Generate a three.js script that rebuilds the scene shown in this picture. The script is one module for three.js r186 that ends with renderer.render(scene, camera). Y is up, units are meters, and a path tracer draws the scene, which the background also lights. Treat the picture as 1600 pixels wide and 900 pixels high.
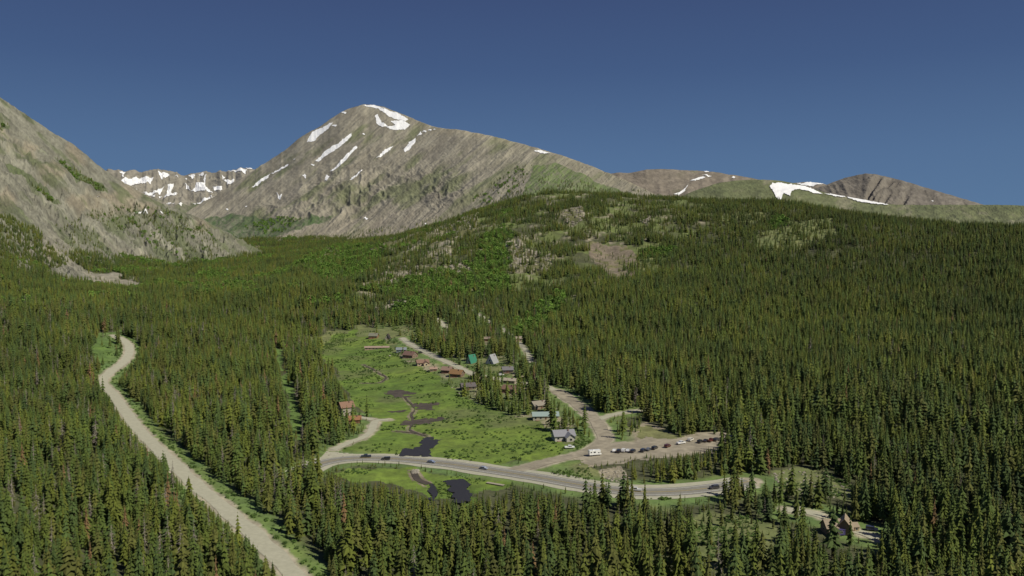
import * as THREE from 'three';
import { mergeGeometries, toCreasedNormals } from 'three/addons/utils/BufferGeometryUtils.js';

// ---------------------------------------------------------------- camera, sky, sun, exposure
const CAMY = 120, F = 1236, HORIZON = 380;                 // drone 120 m above the highway; focal length and eye level in photo pixels
const PITCH = Math.atan((450 - HORIZON) / F);
const scene = new THREE.Scene();
const camera = new THREE.PerspectiveCamera(2 * Math.atan(450 / F) * 180 / Math.PI, 16 / 9, 1, 40000);
camera.position.set(0, CAMY, 0);
camera.rotation.set(-PITCH, 0, 0);
const renderer = new THREE.WebGLRenderer({ antialias: true });
renderer.toneMapping = THREE.LinearToneMapping;
renderer.toneMappingExposure = 0.9;
renderer.shadowMap.enabled = true;
const sun = new THREE.DirectionalLight(new THREE.Color(1, 0.945, 0.79), 4.7);
const SUN = new THREE.Vector3(0.72, 0.97, 0.47).normalize();
sun.position.copy(SUN).multiplyScalar(3000).add(new THREE.Vector3(0, 0, -800));
sun.target.position.set(0, 0, -800);
sun.castShadow = true;
Object.assign(sun.shadow.camera, { left: -2500, right: 2500, top: 2500, bottom: -2500, near: 100, far: 9000 });
sun.shadow.mapSize.set(4096, 4096);
scene.add(sun, sun.target);
{ // clear mountain sky: deep blue overhead, paler towards the horizon
  const W = 16, H = 512, data = new Float32Array(W * H * 4);
  const stops = [[-90, .12, .22, .37], [0, .12, .22, .375], [6, .097, .18, .335], [12, .064, .118, .255], [18, .05, .084, .2], [40, .042, .066, .18], [90, .035, .055, .15]];
  for (let j = 0; j < H; j++) {
    const e = (j + .5) / H * 180 - 90;
    let k = 0; while (k < stops.length - 2 && stops[k + 1][0] < e) k++;
    const a = stops[k], b = stops[k + 1], t = Math.min(1, Math.max(0, (e - a[0]) / (b[0] - a[0])));
    for (let i = 0; i < W; i++) { const o = (j * W + i) * 4; for (let c = 0; c < 3; c++) data[o + c] = a[c + 1] + (b[c + 1] - a[c + 1]) * t; data[o + 3] = 1; }
  }
  const t = new THREE.DataTexture(data, W, H, THREE.RGBAFormat, THREE.FloatType);
  t.mapping = THREE.EquirectangularReflectionMapping; t.magFilter = THREE.LinearFilter; t.needsUpdate = true;
  scene.background = t; scene.environment = t;
}

// ---------------------------------------------------------------- helpers: random, noise, projection
function rng(s) { return () => { s |= 0; s = s + 0x6D2B79F5 | 0; let t = Math.imul(s ^ s >>> 15, 1 | s); t = t + Math.imul(t ^ t >>> 7, 61 | t) ^ t; return ((t ^ t >>> 14) >>> 0) / 4294967296; }; }
const clamp = (x, a = 0, b = 1) => x < a ? a : x > b ? b : x;
const lerp = (a, b, t) => a + (b - a) * t;
const sstep = (a, b, x) => { const t = clamp((x - a) / (b - a)); return t * t * (3 - 2 * t); };
function hash2(i, j) { let h = Math.imul(i, 374761393) + Math.imul(j, 668265263) | 0; h = Math.imul(h ^ h >>> 13, 1274126177); return ((h ^ h >>> 16) >>> 0) / 4294967296; }
function vnoise(x, y) {
  const i = Math.floor(x), j = Math.floor(y); let u = x - i, v = y - j;
  u = u * u * u * (u * (u * 6 - 15) + 10); v = v * v * v * (v * (v * 6 - 15) + 10);
  const a = hash2(i, j), b = hash2(i + 1, j), c = hash2(i, j + 1), d = hash2(i + 1, j + 1);
  return (a + (b - a) * u + (c - a) * v + (a - b - c + d) * u * v) * 2 - 1;
}
function fbm(x, y, n = 4, g = .5) { let s = 0, a = 1, t = 0; for (let k = 0; k < n; k++) { s += a * vnoise(x + k * 17.3, y - k * 9.1); t += a; a *= g; const q = x * 1.62 + y * 1.18; y = y * 1.62 - x * 1.18; x = q; } return s / t; }
function ridged(x, y, n = 4) { let s = 0, a = 1, t = 0; for (let k = 0; k < n; k++) { s += a * (1 - Math.abs(vnoise(x + k * 31.7, y + k * 11.9)) * 2); t += a; a *= .52; x *= 2.07; y *= 2.07; } return s / t; }
const cp = Math.cos(PITCH), sp = Math.sin(PITCH);
function ray(px, py) { const u = (px - 800) / F, v = (450 - py) / F; return [u, v * cp - sp, -cp - v * sp]; }
function pix(px, py, r) { const d = ray(px, py), s = r / Math.hypot(d[0], d[2]); return [d[0] * s, CAMY + d[1] * s, d[2] * s]; }
function project(x, y, z) { const Y = y - CAMY, zc = -Y * sp - z * cp, yc = Y * cp - z * sp; return [800 + F * x / zc, 450 - F * yc / zc, zc]; }
const inPoly = (P, x, y) => { let c = false; for (let i = 0, j = P.length - 1; i < P.length; j = i++) { const a = P[i], b = P[j]; if ((a[1] > y) !== (b[1] > y) && x < (b[0] - a[0]) * (y - a[1]) / (b[1] - a[1]) + a[0]) c = !c; } return c; };
const C = (r, g, b) => new THREE.Color().setRGB(r, g, b);

// ---------------------------------------------------------------- smooth valley surface (thin-plate spline through surveyed points)
const survey = [];
const byH = a => { for (const [px, py, h] of a) { const d = ray(px, py), s = (h - CAMY) / d[1]; survey.push([d[0] * s, h, d[2] * s]); } };
const byR = a => { for (const [px, py, r] of a) survey.push(pix(px, py, r)); };
const byRH = a => { for (const [px, r, h] of a) { const p = pix(px, 400, r); p[1] = h; survey.push(p); } };
byH([[450, 890, 0], [300, 760, 1], [215, 680, 2], [165, 600, 4], [195, 532, 19], [0, 900, 9], [0, 700, 13], [-250, 900, 20], [-250, 600, 34],
  [800, 900, -3], [800, 800, -2], [1200, 900, -2], [1310, 830, 0], [1600, 900, 2], [1600, 800, 4], [1600, 700, 6], [1850, 900, 6], [1850, 700, 12], [600, 900, -2], [1000, 840, -1],
  [520, 715, 0], [700, 725, 0], [800, 738, .5], [900, 757, 1], [1000, 768, 2], [1130, 760, 3], [640, 760, -1.5], [720, 765, -1.5],
  [650, 700, -.8], [650, 640, .4], [600, 600, 1.5], [560, 530, 6], [700, 640, 1], [800, 622, 4], [880, 690, 2], [945, 690, 3], [888, 625, 6], [1050, 695, 5], [1150, 685, 6],
  [1000, 640, 7], [1200, 740, 5], [1300, 762, 4], [640, 550, 8], [735, 575, 9], [770, 565, 11], [820, 545, 17], [400, 600, 4], [300, 600, 4], [430, 500, 17], [300, 680, 2]]);
byR([[0, 560, 800], [0, 455, 1300], [0, 388, 1750], [100, 430, 1700], [210, 444, 1650], [330, 408, 2300], [430, 384, 3000], [560, 376, 2950], [300, 455, 1400], [200, 485, 1120], [500, 452, 1300],
  [620, 478, 1100], [560, 432, 1500], [640, 408, 1550], [680, 374, 1750], [740, 346, 2000], [830, 306, 2300], [930, 306, 2350], [1000, 312, 2300], [600, 380, 2200], [700, 352, 2150], [800, 405, 1500], [800, 472, 1150],
  [955, 400, 1500], [950, 455, 1150], [900, 545, 830], [1100, 318, 2250], [1240, 322, 2150], [1100, 405, 1450], [1100, 505, 950], [1100, 600, 620], [1400, 345, 1950], [1400, 425, 1350], [1400, 525, 890], [1400, 620, 580],
  [1600, 360, 1750], [1600, 435, 1250], [1600, 545, 810], [1850, 380, 1600], [1850, 470, 1100], [-250, 480, 1100], [-250, 380, 1700]]);
byRH([[1000, 2900, 180], [1240, 2850, 150], [1400, 2700, 110], [1600, 2500, 90], [1850, 2300, 80], [830, 2950, 220], [700, 2900, 170], [430, 3700, 160], [330, 3300, 120], [560, 3700, 190], [0, 2400, 190], [200, 2400, 100], [-250, 2400, 200],
  [800, 4600, 130], [1200, 4600, 100], [1600, 4600, 80], [300, 4600, 170], [0, 4600, 150], [-250, 4600, 150], [1850, 4600, 80], [800, 150, -4], [200, 150, 2], [1500, 150, -2], [-250, 150, 16], [1850, 150, 4], [800, 60, -4]]);
const tc = p => [Math.atan2(p[0], -p[2]) * 1.5, Math.log(Math.hypot(p[0], p[2]) / 100)];
const TP = survey.map(tc), TN = TP.length;
const kern = (a, b, c, d) => { const q = (a - c) ** 2 + (b - d) ** 2; return q < 1e-12 ? 0 : .5 * q * Math.log(q); };
let tw;
{
  const n = TN + 3, A = [];
  for (let i = 0; i < n; i++) A.push(new Float64Array(n + 1));
  for (let i = 0; i < TN; i++) {
    for (let j = 0; j < TN; j++) A[i][j] = kern(...TP[i], ...TP[j]);
    A[i][i] += .004; A[i][TN] = A[TN][i] = 1; A[i][TN + 1] = A[TN + 1][i] = TP[i][0]; A[i][TN + 2] = A[TN + 2][i] = TP[i][1]; A[i][n] = survey[i][1];
  }
  for (let c = 0; c < n; c++) {
    let m = c; for (let r = c + 1; r < n; r++) if (Math.abs(A[r][c]) > Math.abs(A[m][c])) m = r;
    [A[c], A[m]] = [A[m], A[c]];
    for (let r = c + 1; r < n; r++) { const f = A[r][c] / A[c][c]; if (f) for (let k = c; k <= n; k++) A[r][k] -= f * A[c][k]; }
  }
  tw = new Float64Array(n);
  for (let i = n - 1; i >= 0; i--) { let s = A[i][n]; for (let k = i + 1; k < n; k++) s -= A[i][k] * tw[k]; tw[i] = s / A[i][i]; }
}
const TH0 = -.8, TH1 = .8, LR0 = Math.log(.3), LR1 = Math.log(52), CN = 260, CM = 300;
const cache = new Float32Array((CN + 1) * (CM + 1));
for (let i = 0; i <= CN; i++) for (let j = 0; j <= CM; j++) {
  const a = lerp(TH0, TH1, i / CN) * 1.5, b = lerp(LR0, LR1, j / CM);
  let s = tw[TN] + tw[TN + 1] * a + tw[TN + 2] * b;
  for (let k = 0; k < TN; k++) s += tw[k] * kern(a, b, TP[k][0], TP[k][1]);
  cache[i * (CM + 1) + j] = s;
}
function hs(x, z) {                                          // smooth height, flat country behind the drone
  let th = Math.atan2(x, -z); const r = Math.hypot(x, z), back = sstep(.75, 1.6, Math.abs(th));
  th = clamp(th, TH0, TH1);
  const u = (th - TH0) / (TH1 - TH0) * CN, v = clamp((Math.log(Math.max(r, 1) / 100) - LR0) / (LR1 - LR0), 0, .99999) * CM;
  const i = Math.min(CN - 1, Math.floor(u)), j = Math.floor(v), a = u - i, b = v - j, o = i * (CM + 1) + j;
  const h = lerp(lerp(cache[o], cache[o + 1], b), lerp(cache[o + CM + 1], cache[o + CM + 2], b), a);
  return lerp(h, 0, back);
}
function at(px, py) {                                        // where the sight line of a surveyed photo point meets the valley floor
  const d = ray(px, py), l = Math.hypot(d[0], d[2]); let r0 = 60, r1 = 60;
  for (let r = 60; r < 4500; r *= 1.012) { const s = r / l; if (CAMY + d[1] * s < hs(d[0] * s, d[2] * s)) { r1 = r; break; } r0 = r1 = r; }
  for (let k = 0; k < 24; k++) { const m = (r0 + r1) / 2, s = m / l; if (CAMY + d[1] * s < hs(d[0] * s, d[2] * s)) r1 = m; else r0 = m; }
  const s = r1 / l; return [d[0] * s, d[2] * s];
}
const area = pts => { const P = pts.map(p => at(p[0], p[1])); P.box = [Math.min(...P.map(p => p[0])), Math.max(...P.map(p => p[0])), Math.min(...P.map(p => p[1])), Math.max(...P.map(p => p[1]))]; return P; };
const within = (P, x, z) => x >= P.box[0] && x <= P.box[1] && z >= P.box[2] && z <= P.box[3] && inPoly(P, x, z);

// ---------------------------------------------------------------- roads as world curves
function path(pts, half) {
  const W = pts.map(p => at(p[0], p[1]));
  const c = new THREE.CatmullRomCurve3(W.map(p => new THREE.Vector3(p[0], 0, p[1])), false, 'centripetal');
  const n = Math.max(8, Math.round(c.getLength() / 3)), P = c.getSpacedPoints(n).map(p => [p.x, p.z]);
  P.half = half; const m = half + 40;
  P.box = [Math.min(...P.map(p => p[0])) - m, Math.max(...P.map(p => p[0])) + m, Math.min(...P.map(p => p[1])) - m, Math.max(...P.map(p => p[1])) + m];
  return P;
}
function near(P, x, z) {                                     // [distance to the path, side]
  if (x < P.box[0] || x > P.box[1] || z < P.box[2] || z > P.box[3]) return [1e9, 0];
  let best = 1e18, side = 0;
  for (let i = 0; i < P.length - 1; i++) {
    const a = P[i], b = P[i + 1], dx = b[0] - a[0], dz = b[1] - a[1], t = clamp(((x - a[0]) * dx + (z - a[1]) * dz) / (dx * dx + dz * dz)), ex = x - a[0] - dx * t, ez = z - a[1] - dz * t, q = ex * ex + ez * ez;
    if (q < best) { best = q; side = Math.sign(dx * ez - dz * ex); }
  }
  return [Math.sqrt(best), side];
}
const gravelRoad = path([[520, 960], [455, 893], [400, 838], [350, 795], [300, 752], [262, 716], [232, 688], [200, 650], [176, 615], [160, 596], [170, 583], [192, 567], [202, 550], [196, 534], [178, 524]], 4.2);
const highway = path([[470, 740], [500, 725], [535, 718], [575, 716], [620, 717.5], [680, 723], [740, 731], [800, 740], [850, 748], [900, 757], [950, 765], [1000, 769], [1060, 768], [1110, 763], [1150, 757], [1170, 753]], 5.2);
const sideRoad = path([[795, 737], [820, 731], [860, 721], [900, 711], [928, 701], [944, 688], [940, 672], [928, 655], [912, 640], [890, 624], [868, 610]], 4.4);
const villageRoad = path([[868, 610], [845, 602], [810, 598], [775, 592], [735, 583], [714, 573], [690, 562], [665, 550], [640, 537], [628, 528]], 3);
const roads = [gravelRoad, highway, sideRoad, villageRoad,
  path([[934, 656], [955, 649], [985, 643], [1012, 640]], 3),
  path([[521, 703], [545, 692], [565, 685], [578, 676], [584, 664], [590, 657], [606, 656]], 2.5),
  path([[830, 566], [822, 548], [812, 536], [795, 521], [782, 511]], 1.9), path([[768, 505], [752, 494], [738, 486], [726, 482]], 2.4), path([[697, 512], [689, 503], [682, 497]], 2.4),
  path([[1330, 828], [1348, 833], [1372, 842]], 2.4), path([[1230, 797], [1265, 801], [1285, 806]], 2.6), path([[584, 656], [568, 653], [556, 651]], 2.5)];
// ---------------------------------------------------------------- land cover
const meadow = [area([[500, 545], [520, 530], [560, 520], [600, 535], [640, 568], [690, 588], [720, 618], [790, 640], [835, 655], [875, 690], [905, 700], [870, 714], [800, 728], [720, 720], [640, 712], [560, 708], [520, 705], [552, 694], [590, 668], [585, 655], [560, 640], [530, 590], [505, 560]]),
  area([[512, 738], [540, 728], [640, 730], [740, 745], [800, 757], [798, 768], [748, 778], [735, 790], [705, 786], [680, 782], [645, 768], [590, 757], [540, 748]])];
const grass = [area([[1065, 835], [1110, 800], [1160, 800], [1215, 830], [1225, 865], [1150, 888], [1080, 878]]), area([[1200, 742], [1240, 731], [1290, 738], [1335, 760], [1335, 778], [1270, 775], [1215, 765]]),
  area([[815, 742], [850, 724], [905, 722], [975, 745], [985, 762], [900, 757]]), area([[1000, 780], [1070, 778], [1060, 800], [1010, 800]]), area([[1175, 372], [1225, 340], [1310, 342], [1310, 362], [1235, 395], [1195, 395]]),
  area([[432, 542], [443, 547], [459, 610], [474, 660], [476, 690], [464, 684], [446, 620]]), area([[715, 575], [735, 565], [790, 560], [800, 590], [770, 600], [735, 590]]), area([[860, 690], [900, 670], [925, 690], [915, 705], [880, 705]]),
  area([[205, 540], [215, 545], [205, 570], [190, 580], [195, 560]]), area([[150, 520], [190, 515], [190, 560], [150, 590], [140, 560]]), area([[970, 420], [1010, 400], [1030, 405], [1050, 400], [1020, 425], [990, 435]]), 
  area([[560, 515], [640, 512], [660, 550], [600, 555]]), area([[470, 525], [520, 520], [560, 522], [520, 545], [480, 545]]), area([[1120, 340], [1180, 330], [1190, 345], [1130, 352]])];
const dirt = [area([[897, 716], [925, 702], [955, 693], [1000, 688], [1060, 684], [1090, 676], [1140, 676], [1160, 688], [1130, 703], [1060, 716], [1000, 718], [960, 724], [925, 730]]), area([[980, 668], [1010, 660], [1045, 672], [1065, 690], [1000, 700], [965, 698], [960, 686]]),
  area([[500, 718], [512, 703], [540, 706], [572, 712], [530, 722], [505, 730]]), area([[935, 735], [970, 728], [985, 748], [970, 757], [940, 748]])];
const rock = [area([[552, 445], [600, 418], [640, 398], [700, 388], [706, 425], [640, 445], [590, 450]]), area([[575, 392], [615, 372], [690, 352], [748, 334], [752, 358], [700, 385], [610, 396]]), area([[582, 482], [630, 466], [645, 478], [620, 488]]),
  area([[480, 412], [510, 392], [540, 385], [540, 400], [500, 415]]), area([[380, 388], [400, 384], [410, 400], [390, 402]])];
const talus = [area([[66, 402], [110, 414], [160, 428], [222, 440], [240, 450], [150, 450], [85, 436]])];
const redRock = [area([[914, 380], [932, 374], [962, 382], [998, 400], [1000, 440], [960, 440], [935, 415]])];
rock.push(area([[790, 376], [815, 372], [835, 392], [868, 402], [850, 428], [805, 425]]), area([[875, 335], [905, 325], [915, 345], [890, 355]]), area([[1000, 345], [1015, 340], [1012, 352]]), area([[330, 396], [345, 392], [350, 402]]), area([[700, 420], [730, 412], [738, 425], [712, 432]]));
const hill = area([[540, 480], [560, 420], [610, 385], [740, 345], [830, 306], [1010, 310], [1130, 330], [1070, 385], [1000, 430], [900, 480], [850, 470], [700, 490]]), lush = [grass[5], grass[8], grass[9]];
const aspen = [area([[768, 355], [802, 362], [800, 400], [795, 450], [760, 470], [690, 462], [600, 462], [590, 450], [640, 438], [715, 425], [752, 400]]), area([[470, 405], [540, 385], [590, 385], [600, 400], [560, 445], [490, 440]]), area([[795, 520], [830, 490], [880, 452], [880, 485], [850, 512], [815, 530]]),
  area([[1195, 345], [1225, 340], [1235, 352], [1205, 358]]), area([[310, 392], [345, 395], [350, 415], [300, 412]]), area([[1000, 390], [1060, 385], [1050, 402], [1000, 408]]), area([[590, 500], [640, 470], [670, 465], [700, 480], [640, 505]])];
const village = area([[575, 540], [585, 505], [660, 490], [740, 455], [820, 480], [850, 540], [905, 615], [925, 660], [895, 700], [840, 668], [720, 622], [690, 600], [640, 575]]);
const ponds = [[[624, 712], [628, 704], [648, 702], [664, 694], [660, 686], [668, 683], [687, 686], [688, 692], [678, 698], [672, 713], [650, 714]], [[690, 752], [705, 747], [725, 748], [734, 758], [738, 770], [733, 790], [712, 785], [706, 768], [698, 756]], [[666, 757], [676, 755], [684, 766], [686, 785], [672, 780]]].map(area);
const muds = [[[600, 612], [625, 609], [652, 613], [648, 620], [615, 621]], [[643, 634], [660, 629], [688, 632], [680, 640], [650, 641]], [[626, 662], [648, 654], [690, 651], [700, 655], [660, 664]], [[605, 643], [640, 638], [640, 641], [610, 645]]].map(area);
const creeks = [path([[568, 570], [590, 582], [603, 592], [592, 598], [566, 599]], .7), path([[632, 620], [638, 628], [648, 640], [642, 650], [646, 660], [640, 672], [655, 678], [672, 684]], .8), path([[646, 736], [650, 744], [656, 751], [668, 757]], 1.8), path([[668, 680], [640, 676], [618, 674]], .9)];
function roadDistance(x, z) { let d = 1e9; for (const P of roads) { const q = near(P, x, z)[0] - P.half; if (q < d) d = q; } return d; }
const warp = (x, z) => { const r = Math.hypot(x, z), s = 12 + r * .012, a = fbm(x / s + 3, z / s, 3) * r * .03, b = fbm(x / s - 8, z / s + 5, 3) * r * .011, k = 1 / Math.max(r, 1); return [x + (x * a - z * b) * k, z + (z * a + x * b) * k]; };   // ragged edges of the land cover
const any = (L, x, z) => { for (const P of L) if (within(P, x, z)) return true; return false; };

// ---------------------------------------------------------------- textures (grain only)
function noiseTex(n, f, lo, hi, octaves = 5) {
  const d = new Uint8Array(n * n * 4);
  for (let j = 0; j < n; j++) for (let i = 0; i < n; i++) {
    let s = 0, a = 1, t = 0, q = f;
    for (let k = 0; k < octaves; k++) {
      const x = i / n * q, y = j / n * q, x0 = Math.floor(x), y0 = Math.floor(y), u = x - x0, v = y - y0, g = (p, r) => hash2((p % q) + k * 911, (r % q) + k * 577), su = u * u * (3 - 2 * u), sv = v * v * (3 - 2 * v);
      s += a * lerp(lerp(g(x0, y0), g(x0 + 1, y0), su), lerp(g(x0, y0 + 1), g(x0 + 1, y0 + 1), su), sv); t += a; a *= .62; q *= 2;
    }
    const w = clamp((s / t - .5) * 1.9 + .5), o = (j * n + i) * 4; d[o] = d[o + 1] = d[o + 2] = 255 * lerp(lo, hi, w); d[o + 3] = 255;
  }
  const t = new THREE.DataTexture(d, n, n); t.wrapS = t.wrapT = THREE.RepeatWrapping; t.magFilter = THREE.LinearFilter; t.minFilter = THREE.LinearMipmapLinearFilter; t.generateMipmaps = true; t.needsUpdate = true; return t;
}
const grainTex = noiseTex(512, 8, .62, 1); grainTex.colorSpace = THREE.NoColorSpace;
const fineTex = noiseTex(512, 24, .84, 1);
const bumpTex = noiseTex(512, 6, 0, 1, 6);
const std = (o) => new THREE.MeshStandardMaterial({ roughness: 1, metalness: 0, ...o });
const M = {
  ground: std({ vertexColors: true, map: grainTex, bumpMap: bumpTex, bumpScale: .5 }),
  mountain: std({ vertexColors: true, map: grainTex, bumpMap: bumpTex, bumpScale: 7 }),
  snow: std({ color: C(.95, .95, .96), map: fineTex, roughness: .8, bumpMap: bumpTex, bumpScale: 1.2 }),
  gravel: std({ color: C(.42, .405, .31), map: fineTex }), dust: std({ color: C(.37, .325, .245), map: grainTex }), asphalt: std({ color: C(.235, .225, .195), map: fineTex, roughness: .9 }),
  yellow: std({ color: C(.45, .35, .13) }), white: std({ color: C(.7, .7, .68) }),
  water: new THREE.MeshPhysicalMaterial({ color: C(.034, .032, .034), roughness: .4, specularIntensity: .5 }), mud: std({ color: C(.1, .08, .058), map: grainTex, roughness: .6 }), bank: std({ color: C(.3, .26, .2), map: grainTex }),
};
function struct(name, geo, mat, parent = scene) { const m = new THREE.Mesh(geo, mat); m.name = name; m.castShadow = m.receiveShadow = true; if (parent === scene) m.userData.kind = 'structure'; parent.add(m); return m; }

// ---------------------------------------------------------------- the valley floor and forested hills: one sheet, finest where the meadow lies
const ths = [], rs = [];
for (let a = -180; a < -38; a += 6) ths.push(a); for (let a = -38; a <= 38.01; a += .1) ths.push(a); for (let a = 44; a <= 180; a += 6) ths.push(a); if (ths[ths.length - 1] < 180) ths.push(180);
for (let r = 4; r < 200; r *= 1.12) rs.push(r); for (let r = 200; r < 380; r += 2.6) rs.push(r); for (let r = 380; r < 1000; r += 1.7) rs.push(r); for (let r = 1000; r < 4700; r *= 1.0075) rs.push(r);
const NT = ths.length, NR = rs.length, GH = new Float32Array(NT * NR);
for (let i = 0; i < NT; i++) ths[i] *= Math.PI / 180;
{
  const pos = new Float32Array(NT * NR * 3), col = new Float32Array(NT * NR * 3), uv = new Float32Array(NT * NR * 2), idx = [];
  for (let i = 0; i < NT; i++) {
    const s = Math.sin(ths[i]), c = Math.cos(ths[i]);
    for (let j = 0; j < NR; j++) {
      const r = rs[j], x = s * r, z = -c * r, o = i * NR + j, front = Math.abs(ths[i]) < .68;
      let h = hs(x, z);
      const [wx, wz] = front ? warp(x, z) : [x, z], rd = front ? roadDistance(x, z) : 1e9, md = front && any(meadow, wx, wz), dt = front && any(dirt, x, z), rk = front && any(rock, wx, wz), rr = front && any(redRock, wx, wz);
      const wild = sstep(0, 25, rd) * (md || dt ? 0 : 1);
      h += wild * (fbm(x / 60, z / 60, 4) * lerp(1, 9, sstep(700, 1800, r)));
      if (md) h += sstep(1, 12, rd) * (fbm(x / 9, z / 9, 3) * .35);
      if (rk || rr) h += ridged(x / 38, z / 38, 4) * (rr ? 2.5 : 7) + 1;
      let wet = 1e9;
      if (front && r < 1000) { for (const P of creeks) wet = Math.min(wet, near(P, x, z)[0] - P.half); for (const P of ponds) if (within(P, x, z)) wet = -1; for (const P of muds) if (within(P, x, z)) wet = -1; }
      if (wet < 0) h = hs(x, z) - .15;
      const n1 = fbm(x / 14, z / 14, 4), n2 = fbm(x / 70 + 9, z / 70, 3), n3 = fbm(x / 4, z / 4, 2);
      let R = .072 + .018 * n1, G = .078 + .02 * n1, B = .034 + .008 * n1;                                  // litter and low plants under the trees
      if (front) {
        if (within(hill, wx, wz)) { const t = sstep(-.3, .25, n2 + n1 * .4), p = sstep(.25, .5, fbm(x / 22 - 9, z / 22, 3)); R = lerp(R, .13, t); G = lerp(G, .16, t); B = lerp(B, .048, t); R = lerp(R, .27, p); G = lerp(G, .24, p); B = lerp(B, .17, p); }
        if (any(aspen, wx, wz)) { R = .10 + .02 * n1; G = .17 + .03 * n1; B = .03; }
        if (within(village, wx, wz)) { const t = sstep(-.1, .5, n1 + n2); R = lerp(.11, .30, t); G = lerp(.15, .27, t); B = lerp(.045, .17, t); }
        if (any(grass, wx, wz)) { R = .145 + .05 * n1; G = .165 + .035 * n1; B = .06 + .02 * n1; }
        if (any(lush, wx, wz)) { R = .10 + .02 * n1; G = .165 + .03 * n1; B = .035; }
        if (md) { const t = clamp(.5 + n2 * .9 + n1 * .5), d = sstep(.1, .55, n3 + n1 * .5) * .34; R = lerp(.096, .15, t); G = lerp(.16, .212, t); B = lerp(.022, .03, t); const olive = sstep(.1, .6, fbm(x / 40 + 31, z / 40, 3)) * .7; R = lerp(R, .12, olive); G = lerp(G, .135, olive); B = lerp(B, .05, olive); R *= 1 - d * .5; G *= 1 - d * .5; B *= 1 - d * .4; }
        if (dt) { R = .30 + .06 * n1; G = .26 + .05 * n1; B = .185 + .04 * n1; if (n2 + n1 * .6 > .48) { R = .17; G = .175; B = .07; } }
        if (any(talus, wx, wz)) { R = .25 + .04 * n3; G = .23 + .035 * n3; B = .18 + .03 * n3; }
        if (rk) { const t = sstep(-.1, .4, n1 + n2 * .5 + n3 * .3); R = lerp(.13, .30 + .05 * n3, t); G = lerp(.13, .27 + .04 * n3, t); B = lerp(.055, .21 + .04 * n3, t); }
        if (rr) { const t = sstep(-.45, .1, n1 + n3 * .3); R = lerp(.13, .2, t) + .03 * n3; G = lerp(.13, .162, t) + .025 * n3; B = lerp(.05, .118, t) + .02 * n3; }
        if (wet < 1.6 && n3 > -.4 && wet >= 0) { R = .19 + .08 * n3; G = .16 + .06 * n3; B = .11 + .05 * n3; }
        if (rd < 14 && !md) { const t = sstep(14, 6, rd + 4 * n1); R = lerp(R, .125 + .03 * n1, t); G = lerp(G, .185 + .02 * n1, t); B = lerp(B, .05, t); }
        if (rd < 3) { const t = sstep(2.6, .4, rd + 1.6 * n3); R = lerp(R, .36, t); G = lerp(G, .32, t); B = lerp(B, .24, t); }
      }
      GH[o] = h; pos.set([x, h, z], o * 3); col.set([R / .78, G / .78, B / .78], o * 3); uv.set([x / 37, z / 37], o * 2);
      if (i && j) idx.push(o - NR - 1, o - NR, o - 1, o - NR, o, o - 1);
    }
  }
  const g = new THREE.BufferGeometry();
  g.setAttribute('position', new THREE.BufferAttribute(pos, 3)); g.setAttribute('color', new THREE.BufferAttribute(col, 3)); g.setAttribute('uv', new THREE.BufferAttribute(uv, 2)); g.setIndex(idx); g.computeVertexNormals();
  const m = struct('valley_ground', g, M.ground); m.userData.label = 'valley floor and forested hillsides under the trees'; m.userData.category = 'ground';
}
function bsearch(a, v) { let lo = 0, hi = a.length - 2; while (lo < hi) { const m = lo + hi + 1 >> 1; if (a[m] <= v) lo = m; else hi = m - 1; } return lo; }
function gh(x, z) { const th = Math.atan2(x, -z), r = Math.hypot(x, z), i = bsearch(ths, th), j = bsearch(rs, r), a = clamp((th - ths[i]) / (ths[i + 1] - ths[i])), b = clamp((r - rs[j]) / (rs[j + 1] - rs[j])), o = i * NR + j; return lerp(lerp(GH[o], GH[o + 1], b), lerp(GH[o + NR], GH[o + NR + 1], b), a); }

function ribbon(P, half, lift, off = 0, wob = 0) {
  const pos = [], uv = [], idx = [], K = 4; let s = 0;
  for (let i = 0; i < P.length; i++) {
    const a = P[Math.max(0, i - 1)], b = P[Math.min(P.length - 1, i + 1)], dx = b[0] - a[0], dz = b[1] - a[1], l = Math.hypot(dx, dz), nx = -dz / l, nz = dx / l; if (i) s += Math.hypot(P[i][0] - P[i - 1][0], P[i][1] - P[i - 1][1]);
    for (let k = 0; k <= K; k++) { const w = off + (k / K * 2 - 1) * (half + wob * fbm(s / 14, k < K / 2 ? 3 : 77, 3)), x = P[i][0] + nx * w, z = P[i][1] + nz * w; pos.push(x, gh(x, z) + lift, z); uv.push(x / 31, z / 31); }
    if (i) for (let k = 0; k < K; k++) { const o = i * (K + 1) + k; idx.push(o - K - 1, o, o - K, o - K, o, o + 1); }
  }
  const g = new THREE.BufferGeometry(); g.setAttribute('position', new THREE.Float32BufferAttribute(pos, 3)); g.setAttribute('uv', new THREE.Float32BufferAttribute(uv, 2)); g.setIndex(idx); g.computeVertexNormals();
  const nn = g.attributes.normal; if (nn.getY(0) < 0) { const ix = g.index.array; for (let i = 0; i < ix.length; i += 3) { const t = ix[i]; ix[i] = ix[i + 1]; ix[i + 1] = t; } g.computeVertexNormals(); }
  return g;
}
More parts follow.
